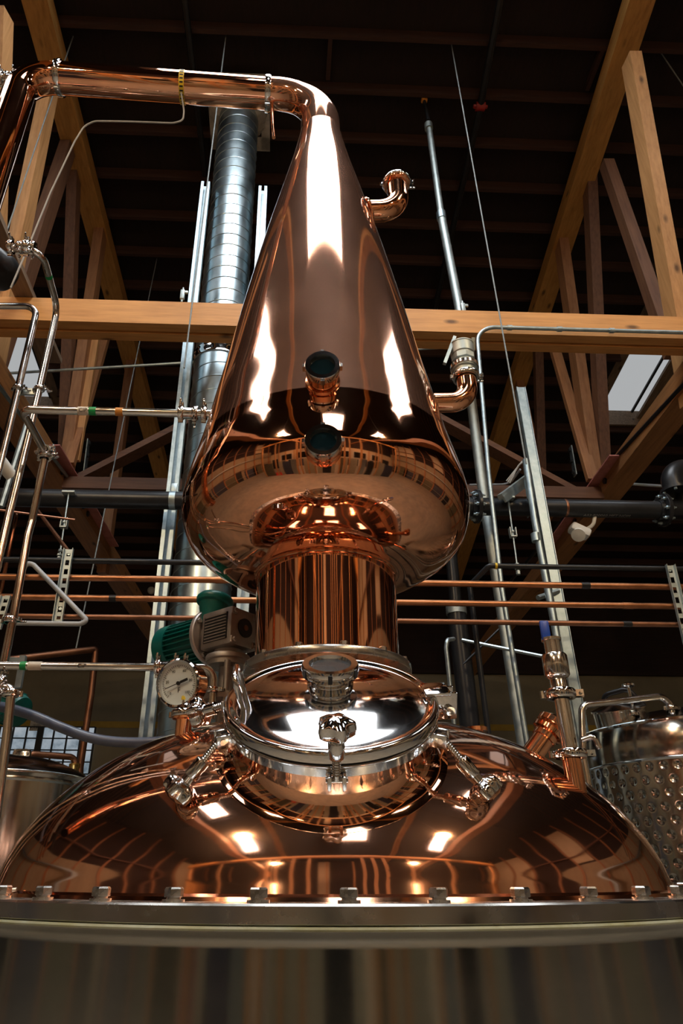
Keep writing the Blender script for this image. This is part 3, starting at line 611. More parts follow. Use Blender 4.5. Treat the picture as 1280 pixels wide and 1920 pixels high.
def swing_bolt(phi, axis_dir, lng, nm):
    lug = MP(.214, phi, -.018); d = axis_dir.normalized(); rad = me1*math.cos(phi)+me2*math.sin(phi)
    b = B()
    tang = rad.cross(mn)
    for s in (-1, 1): boxr(b, MP(.207, phi, -.020)+tang*s*.012, (.036, .007, .026), .002, Matrix((rad, tang, mn)).transposed())
    cyl(b, lug-tang*.018, lug+tang*.018, .0055, None, 12); cyl(b, lug, lug+d*lng*.62, .0062, None, 14)
    for k in range(9): torus(b, lug+d*(lng*.12+k*.0045), d, .0065, .0012, 14, 6)
    o = obj('swing_bolt', b, 'steel_tube', still)
    b = B(); lathe(b, [(.008, lng*.42), (.0125, lng*.425), (.0135, lng*.44), (.0135, lng*.72), (.0125, lng*.735), (.0085, lng*.74), (.0085, lng)], lug, d, 24); obj('bolt_sleeve', b, 'steel_polish', o)
    b = B(); star_knob(b, lug+d*lng, d, .029); obj('star_knob', b, 'steel_polish', o)
pf = -PI/2+.035
swing_bolt(pf, mn, .093, 'front')
for ph, sx in ((PI+.36, -1), (-.36, 1)):
    rad = me1*math.cos(ph)+me2*math.sin(ph); swing_bolt(ph, rad*.80-mn*.62-Vector((0, 0, .25)), .115, 'open')
rad = me1*math.cos(PI-.35)+me2*math.sin(PI-.35); swing_bolt(PI-.30, rad*.9-mn*.42+FRONT*.12, .075, 'open')
b = B(); ph = .12; rad = me1*math.cos(ph)+me2*math.sin(ph); tg_ = rad.cross(mn); FF = Matrix((rad, tg_, mn)).transposed()
for s in (-1, 1): boxr(b, MP(.222, ph, .0)+tg_*s*.014, (.045, .008, .055), .003, FF)
boxr(b, MP(.205, ph, .028)+tg_*0, (.05, .05, .008), .002, FF); cyl(b, MP(.228, ph, -.006)-tg_*.026, MP(.228, ph, -.006)+tg_*.026, .009, None, 16); obj('lid_hinge', b, 'steel_polish', still)
# ---- stubs on the dome
def dome_hit(x, y):
    for i in range(600):
        Y = 1.0+i*.0025; p = W(x, y, Y); rr = math.hypot(p.x-AX, p.y-AY)
        if rr < .80 and p.z < dome_z(max(rr, .213)): return p
    return None
sb = W(893, 1373, 2.25); b = B(); lathe(b, [(.024, -.12), (.024, .0), (.036, .002), (.036, .014), (.024, .016)], sb, (0, 0, 1), 24); obj('capped_stub', b, 'copper_fit', still)
p0 = W(985, 1432, 1.98); p1 = W(1043, 1350, 1.98); d = (p1-p0); b = B(); lathe(b, [(.030, -.08), (.030, d.length*.55), (.034, d.length*.56), (.034, d.length*.66), (.044, d.length*.68), (.046, d.length*.76), (.040, d.length*.80), (.046, d.length*.83), (.046, d.length*.93), (.030, d.length*1.0), (.0, d.length*1.0)], p0, d, 28); obj('slanted_nozzle', b, 'copper_fit', still)
# engraved lettering of the maker is absent: chalk scribble near the neck left out

# ================================================================== THINGS STANDING ON THE STILL
# pressure gauge
gs = dome_hit(343, 1374) or W(343, 1372, 1.95)
g = thing('pressure_gauge', gs, 'round white dial pressure gauge in a polished case on the copper dome', 'gauge')
gY = gs.y; gc = W(334, 1281, gY-.015); GN = (Vector((-.36, -.93, -.16))).normalized()
b = B(); lathe(b, [(.0185, -.03), (.0185, .028), (.027, .030), (.027, .036), (.0185, .037)], gs, (0, 0, 1), 24); obj('dome_stub', b, 'copper_fit', g)
b = B(); clampbm(b, gs+Vector((0, 0, .042)), (0, 0, 1), .024, (1, -.4, 0), .012, .007); obj('clamp', b, 'steel_polish', g)
b = B(); lathe(b, [(.020, .046), (.018, .055), (.011, .058), (.011, .075)], gs, (0, 0, 1), 20); obj('stem', b, 'steel_polish', g)
b = B(); lathe(b, [(.013, .072), (.0145, .074), (.0145, .080), (.013, .082)], gs, (0, 0, 1), 6); obj('yellow_washer', b, 'tape_yellow', g)
b = B(); lathe(b, [(.009, .08), (.009, (gc.z-gs.z)-.045)], gs, (0, 0, 1), 12); obj('stem', b, 'brass', g)
b = B(); lathe(b, [(.048, -.052), (.051, -.050), (.051, -.008), (.056, -.006), (.0565, .004), (.053, .007), (.0495, .006), (.0485, .000), (.0485, -.006), (.0, -.006)], gc, GN, 56); obj('case', b, 'steel_polish', g)
b = B(); lathe(b, [(.0484, -.004), (.0, -.0035)], gc, GN, 48); dl = obj('dial', b, 'dial', g)
gr = Vector((0, 0, 1)).cross(GN).normalized(); gu = GN.cross(gr)
b = B()
for k in range(41):
    a = math.radians(225-270*k/40); d = gr*math.cos(a)+gu*math.sin(a); l = .007 if k % 5 == 0 else .004
    box(b, gc+GN*-.0030+d*(.043-l/2), (l, .0009, .0006), Matrix((d, GN.cross(d), GN)).transposed())
obj('scale_mark', b, 'ink', dl, False)
for i, s in enumerate(('0', '20', '40', '60', '80', '100')):
    a = math.radians(225-270*i/5); d = gr*math.cos(a)+gu*math.sin(a); obj('dial_number', text_flat(s, .009, gc-GN*.0030+d*.031, gr, gu), 'ink', dl, False)
obj('dial_text', text_flat('F', .016, gc-GN*.003-gu*.016, gr, gu), 'ink', dl, False)
nd = (gr*-.95-gu*.30).normalized(); b = B(); bar(b, gc+GN*.001-nd*.022, gc+GN*.001+nd*.036, .0016, .0012, GN); bar(b, gc+GN*.001-nd*.026, gc+GN*.001-nd*.006, .006, .0012, GN); cyl(b, gc-GN*.003, gc+GN*.0025, .0045, None, 16); obj('needle', b, 'ink', g, False)
# valve stack with blue lever
vs0 = dome_hit(1079, 1470); vx = vs0
v = thing('relief_valve', vs0, 'tall steel relief valve stack with a blue lever on a copper stub', 'valve')
def zat(y): return W(1070, y, vs0.y).z-vs0.z
z1, z2, z3, z4, z5, z6, z7 = [zat(q) for q in (1414, 1302, 1288, 1272, 1228, 1208, 1198)]
UP = (0, 0, 1)
b = B(); lathe(b, [(.020, -.05), (.0195, .0), (.0195, z1-.006), (.026, z1-.004)], vs0, UP, 28); obj('copper_stub', b, 'copper_fit', v)
b = B(); clampbm(b, vs0+Vector((0, 0, z1)), UP, .025, (1, -.25, 0), .014, .010); obj('lower_clamp', b, 'steel_polish', v)
b = B(); lathe(b, [(.0165, z1), (.0165, z2)], vs0, UP, 28); obj('riser_tube', b, 'steel_tube', v)
b = B(); clampbm(b, vs0+Vector((0, 0, z2)), UP, .024, (1, -.25, 0), .016, .010); obj('upper_clamp', b, 'steel_polish', v)
b = B(); lathe(b, [(.019, z2), (.019, z4-.006), (.0165, z4), (.024, z4+.002), (.028, z4+.007), (.0285, z5-.004), (.026, z5), (.018, z5+.002), (.018, z7-.006), (.022, z7-.005), (.0225, z7), (.0, z7)], vs0, UP, 32); obj('valve_body', b, 'steel_tube', v)
b = B(); lv = Vector((-.008, -.004, z7-.004)); boxr(b, vs0+lv+Vector((-.004, 0, .022)), (.022, .010, .048), .0045); obj('lever', b, 'blue', v)
b = B(); q = vs0+Vector((.026, -.01, z1+.028)); ptube(b, [q, q+Vector((.022, -.012, .006)), q+Vector((.03, -.012, -.02))], .006, .01, 10); obj('wing_handle', b, 'steel_polish', v)
# agitator gearmotor
mc_ = W(430, 1186, 2.36); a_ = Vector((-.75, .66, 0)).normalized(); s_ = Vector((-a_.y*-1, a_.x, 0)); s_ = Vector((-.66, -.75, 0)).normalized()
gm = thing('gearmotor', (mc_.x, mc_.y, dome_z(.45)), 'grey agitator gearbox with green electric motor standing behind the gauge', 'motor')
FM = Matrix((a_, s_, Vector((0, 0, 1)))).transposed()
b = B(); boxr(b, mc_, (.15, .135, .135), .008, FM)
for k in range(4):
    for sz in (-1, 1): 
        pass
gb = obj('gearbox', b, 'alu_cast', gm)
b = B()
for k in range(9): box(b, mc_+s_*.069+Vector((0, 0, -.044+k*.011)), (.105, .006, .004), FM)
obj('cooling_rib', b, 'alu_cast', gb, False)
b = B(); box(b, mc_+s_*.0685, (.115, .003, .095), FM); obj('grille_recess', b, 'iron', gb, False)
b = B(); cyl(b, mc_-a_*.074, mc_-a_*.080, .034, None, 28); bc = obj('bearing_cap', b, 'iron', gb)
b = B(); cyl(b, mc_-a_*.079, mc_-a_*.083, .010, None, 16); obj('shaft_end', b, 'copper_dark', gb)
for sy in (-1, 1):
    for sz in (-1, 1):
        b = B(); c = mc_-a_*.076+s_*sy*.052+Vector((0, 0, sz*.052)); boxr(b, c+a_*.004, (.012, .026, .026), .004, FM); hexhead(b, c-a_*.002, -a_, .009, .008); obj('cover_screw', b, 'alu_cast', gb, False)
b = B(); dc = mc_+a_*.092; lathe(b, [(.055, -.03), (.06, -.012), (.098, -.010), (.102, -.006), (.102, .006), (.098, .008), (.05, .008)], dc, a_, 48); fd = obj('motor_flange', b, 'alu_disc', gm)
for k in range(4):
    b = B(); F2 = frame(a_); d = F2 @ Vector((math.cos(k*PI/2+.5), math.sin(k*PI/2+.5), 0)); hexhead(b, dc+d*.086-a_*.010, -a_, .010, .010); obj('flange_screw', b, 'alu_cast', fd, False)
b = B(); m0 = dc+a_*.008; lathe(b, [(.07, 0), (.074, .01), (.074, .17), (.07, .175)], m0, a_, 40); F2 = frame(a_)
for k in range(28):
    d = F2 @ Vector((math.cos(2*PI*k/28), math.sin(2*PI*k/28), 0)); box(b, m0+a_*.09+d*.078, (.014, .004, .15), Matrix((d, a_.cross(d), a_)).transposed())
obj('motor_body', b, 'green', gm)
b = B(); lathe(b, [(.087, .165), (.087, .225), (.07, .238), (0, .24)], m0, a_, 40); obj('fan_cowl', b, 'green', gm)
tbp = W(403, 1128, 2.40); b = B(); lathe(b, [(.04, -.10), (.044, -.06), (.052, -.035), (.056, -.016), (.066, -.012), (.069, -.004), (.069, .006), (.060, .018), (.03, .027), (.0, .029)], tbp, Vector((.12, .10, 1)), 40); obj('terminal_box', b, 'green', gm)
b = B(); lathe(b, [(.05, -.068), (.05, -.085), (.075, -.088), (.078, -.092), (.078, -.105), (.072, -.108), (.072, -.125), (.03, -.128), (.028, -.30)], mc_+Vector((.0, 0, 0)), UP, 36); obj('output_flange', b, 'alu_cast', gm)
b = B()
for k in range(4):
    q = mc_+FM @ Vector((.05*(1 if k & 1 else -1), .05*(1 if k & 2 else -1), -.12)); cyl(b, q, q+Vector((0, 0, -.19)), .011, None, 12)
obj('lantern_post', b, 'alu_cast', gm)
b = B(); lathe(b, [(.03, -.225), (.085, -.225), (.085, -.245), (.03, -.245), (.03, -.34)], mc_, UP, 36); obj('base_plate', b, 'alu_cast', gm)
# loose tri-clamp lying among the bolts
lc = A(.845, ZF, math.radians(-49)); b = B(); cyl(b, lc+Vector((0, 0, .001)), lc+Vector((0, 0, .016)), .016, None, 20); boxr(b, lc+Vector((.03, -.004, .008)), (.03, .014, .012), .003); boxr(b, lc+Vector((-.026, .0, .012)), (.02, .012, .022), .004); cyl(b, lc+Vector((.03, -.012, .010)), lc+Vector((.055, -.012, .012)), .004, None, 10)
tag(obj('loose_clamp', b, 'steel_bolt'), 'small loose steel pipe clamp lying between bolts at the left of the flange', 'clamp')

DOWN2 = lambda p: [p, Vector((p.x, p.y, .02))]
# ================================================================== SPIRAL DUCT AND ITS STRUTS
DY = 4.82; DX = W(408, 540, DY).x+.075; DR = .222
dtop = roof_z(DY)
dct = thing('spiral_duct', (DX, DY, 0), 'tall silver spiral duct rising through the roof behind the cone', 'duct')
b = B(); lathe(b, [(DR, 0.0), (DR, dtop+.05)], (DX, DY, 0), UP, 56); obj('duct_wall', b, 'galv_duct', dct)
b = B(); pts = []; n = int(dtop/.145)*36
for k in range(n+1):
    a = 2*PI*k/36; pts.append((DX+(DR+.001)*math.cos(a), DY+(DR+.001)*math.sin(a), .05+.145*k/36))
tube(b, [Vector(p) for p in pts if p[2] < dtop], .0045, 6); obj('spiral_seam', b, 'galv_duct', dct)
b = B(); zj = W(400, 648, DY-DR).z; lathe(b, [(DR+.002, zj-.05), (DR+.012, zj-.045), (DR+.006, zj-.02), (DR+.014, zj), (DR+.008, zj+.03), (DR+.013, zj+.05), (DR+.002, zj+.06)], (DX, DY, 0), UP, 48); obj('taped_joint', b, 'steel_polish', dct)
b = B(); tilt = math.atan(.165)
for (cx, w) in ((-.30, .10), (.30, .10)): box(b, (DX+cx, DY, roof_z(DY)-.165), (w, .8, .012), Matrix.Rotation(-tilt, 3, 'X'))
for (cy_, h) in ((-.33, .16), (.33, .16)): box(b, (DX, DY+cy_, roof_z(DY+cy_)-.165), (.7, h, .012), Matrix.Rotation(-tilt, 3, 'X'))
fp = obj('flashing_plate', b, 'sealant', dct, False)
b = B(); rr = random.Random(3); ringv = []
lathe(b, [(DR+.0, dtop-.30), (DR+.05, dtop-.26), (DR+.10, dtop-.20), (DR+.05, dtop-.16), (DR, dtop-.16)], (DX, DY, 0), UP, 40)
for q in b.verts: q.co += Vector((rr.uniform(-.016, .016), rr.uniform(-.016, .016), rr.uniform(-.012, .012)))
obj('sealant_collar', b, 'sealant', fp)
def channel(name, x, y, z0, z1, w, d, mat, label, group=None, lip=.006, cat='strut'):
    b = B(); t = .004
    box(b, (x, y+d/2, (z0+z1)/2), (w, t, z1-z0))
    for s in (-1, 1):
        box(b, (x+s*(w/2), y, (z0+z1)/2), (t, d, z1-z0)); box(b, (x+s*(w/2-w*.16), y-d/2, (z0+z1)/2), (w*.32, t, z1-z0))
    return tag(obj(name, b, mat, None, False), label, cat, group)
sy = 4.62
pL = W(386, 345, sy); channel('strut_channel', pL.x, sy, 0, pL.z, .085, .06, 'galv', 'left of the two tall steel strut channels beside the spiral duct')
pR = W(493, 350, sy+.1); channel('strut_channel', pR.x, sy+.12, 0, pR.z, .085, .06, 'galv', 'right of the two tall steel strut channels beside the spiral duct')

# ================================================================== LARGE BLACK PIPE LINE
PY_ = 4.40; pa, pz = W(-1100, 940, PY_), W(1225, 949, PY_); PZ = (W(200, 941, PY_).z+W(1050, 948, PY_).z)/2
bp = thing('black_pipe', (AX, PY_, PZ), 'large horizontal black iron pipe line passing behind the copper bulb', 'pipe')
pb0 = W(898, 945, PY_); pb1 = W(1238, 948, PY_)
b = B(); cyl(b, (pa.x, PY_, PZ), (pb1.x, PY_, PZ), .067, None, 32); obj('pipe_run', b, 'iron_pipe', bp)
def flange(x, nm='pipe_flange'):
    b = B(); lathe(b, [(.06, -.045), (.075, -.043), (.078, -.016), (.125, -.014), (.127, -.012), (.127, .012), (.125, .014), (.078, .016), (.075, .035), (.06, .036)], (x, PY_, PZ), (1, 0, 0), 40, None, None, True)
    f = obj(nm, b, 'iron', bp)
    for k in range(8):
        b = B(); a = 2*PI*k/8+.3; c = Vector((x, PY_+.101*math.cos(a), PZ+.101*math.sin(a))); hexhead(b, c-Vector((.014, 0, 0)), (-1, 0, 0), .014, .016); hexhead(b, c+Vector((.014, 0, 0)), (1, 0, 0), .014, .016); cyl(b, c-Vector((.045, 0, 0)), c+Vector((.045, 0, 0)), .007, None, 8); obj('flange_bolt', b, 'galv', f, False)
flange(W(893, 945, PY_).x); flange(W(1240, 948, PY_).x)
b = B(); wx = W(1057, 945, PY_).x; lathe(b, [(.066, -.012), (.070, 0), (.066, .012)], (wx, PY_, PZ), (1, 0, 0), 32, None, None, True); obj('weld_band', b, 'copper_dark', bp)
obj('stencil', text_wrap('A53 B00060 MFT NOM', .036, ((W(1080, 965, PY_).x+W(1190, 965, PY_).x)/2, PY_, PZ), (1, 0, 0), (0, -.22, -.97), .067), 'ink_grey', bp, False)
tx = W(1268, 945, PY_).x
b = B(); cyl(b, (tx-.10, PY_, PZ), (tx+.5, PY_, PZ), .075, None, 28); cyl(b, (tx+.06, PY_-.02, PZ-1.1), (tx+.06, PY_-.02, PZ+.16), .055, None, 24); obj('pipe_tee', b, 'iron', bp)
b = B(); e0 = Vector((tx-.02, PY_-.06, PZ+.12)); lathe(b, [(.07, 0), (.105, .003), (.105, .026), (.08, .03)], e0, UP, 32); tube(b, bend([e0+Vector((0, 0, .02)), e0+Vector((0, 0, .20)), e0+Vector((.5, 0, .20))], .12, 12), .082, 28); obj('pipe_elbow', b, 'iron', bp)
b = B(); fb = e0
for k in range(6): a = k*PI/3; hexhead(b, e0+Vector((.09*math.cos(a), .09*math.sin(a), -.018)), (0, 0, 1), .012, .018)
obj('bolt', b, 'galv', bp, False)
# straps and hangers on the black pipe
for (x, y, lab) in ((324, 940, 'galvanised strap holding the black pipe to the left strut channel'), (1004, 948, 'galvanised strap round the black pipe at the right strut channel')):
    c = W(x, y, PY_); b = B(); lathe(b, [(.0675, -.022), (.0705, -.022), (.0705, .022), (.0675, .022)], (c.x, PY_, PZ), (1, 0, 0), 32, None, None, True); boxr(b, (c.x, PY_-.01, PZ+.10), (.044, .02, .07), .003); bar(b, (c.x, PY_+.05, PZ+.04), (c.x, PY_+.19, PZ+.04), .006, .06)
    tag(obj('pipe_strap', b, 'galv'), lab, 'pipe strap')
def rod(name, pts, r, label, group=None, mat='rod_dull', cat='rod'):
    b = B(); tube(b, pts, r, 8); return tag(obj(name, b, mat), label, cat, group)
def hanger(x, y0, y1, Y, lab, mats='galv_dull'):
    a = W(x[0], y0, Y); c = W(x[1], y1, Y); t = thing('pipe_hanger', (c.x, Y, c.z), lab, 'pipe hanger')
    b = B(); cyl(b, a, c, .0065, None, 8); obj('rod', b, 'galv', t)
    b = B(); boxr(b, a+Vector((0, 0, .0)), (.09, .05, .016), .003); obj('beam_clamp', b, mats, t, False)
    m = a.lerp(c, .5); b = B(); box(b, m+Vector((-.02, 0, 0)), (.006, .04, .07)); box(b, m+Vector((.02, 0, 0)), (.006, .04, .07)); box(b, m+Vector((0, 0, -.035)), (.046, .04, .008)); hexhead(b, m+Vector((0, 0, .0)), UP, .014, .015); obj('turnbuckle', b, mats, t, False)
    b = B(); hexhead(b, c+Vector((0, 0, .02)), UP, .017, .018); hexhead(b, c+Vector((0, 0, -.01)), UP, .019, .016); hexhead(b, c+Vector((0, 0, -.045)), UP, .015, .03); obj('nut', b, mats, t, False)
hanger((952, 970), 934, 1066, 4.30, 'threaded rod hanger below the right part of the large black pipe')
hanger((129, 112), 924, 1040, 4.30, 'threaded rod hanger below the left part of the large black pipe')

# ================================================================== HORIZONTAL LINES BEHIND THE NECK
LY = 3.62
def hline(yl, yr, r, mat, label, cat, xl=-1000, xr=2300, group=None, name='copper_line', Y=LY):
    z = (W(100, yl, Y).z+W(1100, yr, Y).z)/2; a = W(xl, yl, Y).x; c = W(xr, yr, Y).x
    b = B(); cyl(b, (a, Y, z), (c, Y, z), r, None, 16); o = tag(obj(name, b, mat), label, cat, group); return o, z
G = 'copper lines behind the neck'
o, zl1 = hline(1085, 1096, .0185, 'copper_line', 'uppermost of three brown copper pipes running behind the still neck', 'pipe', group=G, name='copper_pipe')
for x in (1085,): b = B(); cyl(b, (W(1088, 1095, LY).x, LY, zl1), (W(1104, 1095, LY).x, LY, zl1), .020, None, 16); obj('tape_wrap', b, 'iron', o)
b = B(); cyl(b, (W(404, 1090, LY).x, LY, zl1), (W(424, 1090, LY).x, LY, zl1), .0205, None, 16); obj('pipe_joint', b, 'copper_line', o)
o, zl2 = hline(1122, 1133, .0175, 'copper_line', 'middle one of three brown copper pipes running behind the still neck', 'pipe', group=G, name='copper_pipe')
b = B(); cyl(b, (W(1166, 1133, LY).x, LY, zl2), (W(1186, 1133, LY).x, LY, zl2), .0195, None, 16); obj('pipe_joint', b, 'copper_line', o)
b = B(); cyl(b, (W(205, 1123, LY).x, LY, zl2), (W(218, 1123, LY).x, LY, zl2), .0195, None, 16); obj('tape_wrap', b, 'iron', o)
o, zl3 = hline(1153, 1172, .0150, 'copper_dark', 'lowest of three brown copper pipes running behind the still neck', 'pipe', xl=-1000, xr=1275, group=G, name='copper_pipe')
b = B(); cyl(b, (W(1168, 1174, LY).x, LY, zl3), (W(1184, 1174, LY).x, LY, zl3), .0168, None, 16); obj('tape_wrap', b, 'iron', o)
zb = W(1100, 1064, LY).z; x0 = W(916, 1062, LY).x
b = B(); ptube(b, [(W(2200, 1067, LY).x, LY, zb), (x0, LY, zb), W(880, 1098, LY+.10), (W(888, 1098, LY+.1).x, LY+.1, 0.0)], .0155, .03, 14)
o = tag(obj('thin_black_pipe', b, 'iron_pipe'), 'thin black pipe with an elbow on the right above the brown copper pipes', 'pipe')
b = B(); cyl(b, (x0+.035, LY, zb), (x0+.048, LY, zb), .0185, None, 14); obj('yellow_band', b, 'tape_yellow', o)
z2 = W(250, 1053, LY).z; b = B(); cyl(b, (W(6, 1050, LY).x, LY, z2), (W(470, 1058, LY).x, LY, z2), .0165, None, 14)
tag(obj('thin_black_pipe', b, 'iron_pipe'), 'thin black pipe on the left passing in front of the duct below the bulb', 'pipe')
def slotted(name, p0, p1, w, label, n=8, back=.022):
    t = thing(name, p1, label, 'strut'); d = (p1-p0); L = d.length; u = d/L; xh = Vector((1, 0, 0)); yh = u.cross(xh).normalized(); F = Matrix((xh, yh, u)).transposed()
    b = B(); mid_ = (p0+p1)/2
    # face built of rails and bridges so that the slots are real holes
    for s in (-1, 1): box(b, mid_+xh*s*w*.36, (w*.28, .003, L), F)
    for k in range(n+1):
        c = p0+d*((k+.0)/n); c = p0+u*min(max((c-p0).length, L*.03), L*.97); box(b, c, (w*.5, .003, L/n*.42), F)
    for s in (-1, 1): box(b, mid_+xh*s*w*.5+yh*back*.5, (.003, back, L), F)
    obj('channel', b, 'galv_dull', t, False)
    for f in (.06, .8): bb = B(); hexhead(bb, p0+d*f-yh*.002, -yh, w*.2, .01); obj('bolt', bb, 'galv', t, False)
    return t
ys = LY-.03
slotted('slotted_strut', W(130, 1030, ys), W(108, 1170, ys), .05, 'slotted steel strut crossing the brown copper pipes at left')
slotted('slotted_strut', W(1254, 1060, ys), W(1290, 1215, ys), .05, 'slotted steel strut crossing the brown copper pipes at the right edge')
slotted('slotted_strut', W(13, 1118, ys), W(-6, 1180, ys), .05, 'short slotted strut behind the steel tubes at the left edge', 4)

# ================================================================== CONDUITS, POLES AND RODS ON THE RIGHT
pY = 4.62
p0 = W(803, 234, pY); t = thing('roof_pole', (p0.x, pY, 0), 'grey steel pole standing right of the still from floor to roof', 'pole')
def vline(px, py_, Y, z1): q = W(px, py_, Y); return q.x
xb = W(908, 940, pY).x; zt_ = W(803, 232, pY).z; xt = W(803, 232, pY).x
b = B(); tube(b, [Vector((xb+(xb-xt)*.0+.0, pY, 0)), W(980, 1390, pY), W(908, 940, pY), W(860, 575, pY), W(827, 405, pY)], .041, 20); obj('pole_tube', b, 'galv_dull', t)
b = B(); tube(b, [W(827, 405, pY), W(803, 232, pY)], .033, 20); obj('upper_tube', b, 'galv_dull', t)
b = B(); q = W(827, 405, pY); cyl(b, q-Vector((0, 0, .05)), q+Vector((0, 0, .05)), .047, None, 20); obj('coupling', b, 'galv', t)
b = B(); q = W(803, 236, pY); cyl(b, q-Vector((0, 0, .06)), q+Vector((0, 0, .03)), .045, None, 20); obj('cap', b, 'galv_dull', t)
b = B(); tube(b, [W(803, 226, pY), W(795, 190, pY)], .02, 10); obj('tip_tube', b, 'iron', t)
b = B(); boxr(b, W(795, 188, pY), (.07, .05, .05), .01); obj('tip_cap', b, 'tape_orange', t)
cY = 4.12
zc = (W(920, 613, cY).z+W(1200, 622, cY).z)/2; b = B(); ptube(b, [(W(1330, 622, cY).x, cY, zc), (W(893, 613, cY).x, cY, zc), W(915, 880, cY), W(940, 1100, cY), Vector((W(987, 1390, cY).x, cY, W(987, 1390, cY).z)), Vector((W(1000, 1480, cY).x, cY, .0))], .0165, .17, 12)
o = tag(obj('conduit', b, 'galv'), 'bent grey conduit running along the orange beam and down to the floor', 'conduit')
for x in (955, 1048, 1145): 
    q = W(x, 616, cY); b = B(); cyl(b, (q.x-.02, cY, zc), (q.x+.02, cY, zc), .022, None, 14); obj('conduit_coupling', b, 'galv', o)
ya, yb_ = 5.55, 5.05
rod('cross_conduit', [W(-20, 702, 5.58), W(1064, 638, 5.01)], .014, 'thin straight conduit crossing below the orange beam behind the duct', mat='galv', cat='conduit')
rY = 3.86
def vrod(x0, y0, x1, y1, Y, label, r=.0065):
    a = WR(x0, y0, .02); c = W(x1, y1, Y); return rod('hanger_rod', [a, c], r, label, 'hanger rods from the roof')
vrod(845, 78, 986, 870, 3.98, 'long thin rod hanging from the roof right of the cone')
vrod(424, 62, 345, 690, 3.98, 'long thin rod hanging from the roof in front of the duct')
vrod(294, 485, 142, 1218, 5.6, 'thin white rod from the roof down to the brown pipe at left')
vrod(1236, 95, 1300, 190, 4.4, 'short rod at the top right corner below the roof')
vrod(137, 68, 2, 465, 4.2, 'thin rod crossing behind the left bend of the copper arm')
rod('sprinkler_drop', [WR(945, -40, .2), WR(900, 200, .2), WR(855, 400, .2), WR(815, 580, .2)], .04, 'dark pipe under the roof right of the cone with a red coupling', mat='iron', cat='pipe')
q = WR(900, 200, .2); b = B(); cyl(b, q+Vector((-.05, 0, 0)), q+Vector((.05, 0, 0)), .05, None, 16); hexhead(b, q+Vector((-.08, 0, 0)), (1, 0, 0), .025, .16)
tag(obj('red_coupling', b, 'red'), 'small red pipe coupling on the dark roof pipe right of the cone', 'coupling')
rod('sprinkler_drop', [WR(345, -10, .2), WR(378, 272, .2), WR(384, 330, .2)], .035, 'dark pipe under the roof above the spiral duct', mat='iron', cat='pipe')
# galvanised strut and conduit at right
gY = 4.30; q0 = W(974, 730, gY); q1 = W(1106, 1470, gY); q1 = q0+(q1-q0)*(q0.z/(q0.z-q1.z))
b = B(); bar(b, q1, q0, .06, .055, (0, 1, 0)); tube(b, [q1+Vector((-.033, -.03, 0)), q0+Vector((-.033, -.03, 0))], .005, 6); tube(b, [q1+Vector((.033, -.03, 0)), q0+Vector((.033, -.03, 0))], .005, 6)
tag(obj('strut_channel', b, 'galv', None, False), 'leaning bluish steel strut channel right of the still behind the valve stack', 'strut')
b = B(); ptube(b, [W(985, 862, 4.15), W(1003, 980, 4.15), W(1040, 1175, 4.15)]+DOWN2(W(1060, 1290, 4.15)), .024, .3, 12); o = tag(obj('conduit', b, 'galv'), 'short grey conduit just left of the bluish strut channel', 'conduit')
b = B(); q = W(1004, 1008, 4.15); cyl(b, q-Vector((0, 0, .03)), q+Vector((0, 0, .03)), .03, None, 14); obj('conduit_coupling', b, 'galv', o)
b = B(); bar(b, W(938, 932, 4.2), W(996, 888, 4.55), .04, .04); bar(b, W(945, 936, 4.2), W(1000, 896, 4.55), .012, .05); tag(obj('support_arm', b, 'galv_dull', None, False), 'slanted bracket arm above the black pipe right of the bulb', 'bracket')
b = B(); boxr(b, W(992, 918, 4.26), (.05, .03, .17), .004); hexhead(b, W(992, 905, 4.24), (0, -1, 0), .02, .012); hexhead(b, W(993, 935, 4.24), (0, -1, 0), .02, .012); tag(obj('strut_bracket', b, 'galv', None, False), 'small steel bracket joining strut and black pipe right of the bulb', 'bracket')
for i in range(3):
    rod('flexible_wire', bend([W(955-i*3, 906-i*2, 4.42), W(972+i*3, 872-i*3, 4.36), W(984+i*3, 864-i*4, 4.34), W(992+i*2, 890, 4.33)], .06)+[W(1000, 900, 4.33)], .006, 'loop of thin grey wire beside the strut, %s from the left' % ORD[i], 'wire loops by the strut', 'pvc', 'wire')
rod('wall_conduit', bend([W(880, 909, 6.3), W(955, 908, 6.3), W(975, 880, 6.0)], .1), .011, 'thin grey conduit behind the flange right of the bulb', mat='pvc', cat='conduit')
rod('wall_conduit', [W(1162, 906, 6.3), W(1275, 914, 6.4)], .016, 'short grey conduit above the black pipe at the right edge', mat='pvc', cat='conduit')
# black vertical drains
b = B(); tube(b, [Vector((W(884, 1390, 4.7).x, 4.7, 0)), W(884, 1390, 4.7), W(855, 1142, 4.7)], .068, 24); o = tag(obj('drain_pipe', b, 'iron'), 'thick black vertical drain pipe behind the manway hinge', 'pipe')
q = W(855, 1145, 4.7); b = B(); cyl(b, q-Vector((0, 0, .03)), q+Vector((0, 0, .03)), .074, None, 24); obj('pipe_ring', b, 'galv_dull', o)
b = B(); tube(b, [W(855, 1142, 4.72), W(845, 1035, 4.72), W(838, 960, 4.72)], .045, 20); tag(obj('drain_pipe', b, 'iron'), 'narrower black pipe rising from the thick black drain pipe', 'pipe')
b = B(); ptube(b, [Vector((W(848, 1330, 3.3).x, 3.3, 0)), W(848, 1330, 3.3), W(836, 1215, 3.3), W(838, 1200, 3.3), W(850, 1198, 3.4)], .011, .05, 10); tag(obj('conduit', b, 'galv'), 'thin hooked conduit rising right behind the manway lid', 'conduit')
rod('tie_bar', [W(866, 1200, 4.63), W(1068, 1241, 4.32)], .0125, 'pale straight bar between black drain and valve stack', mat='galv', cat='bar')
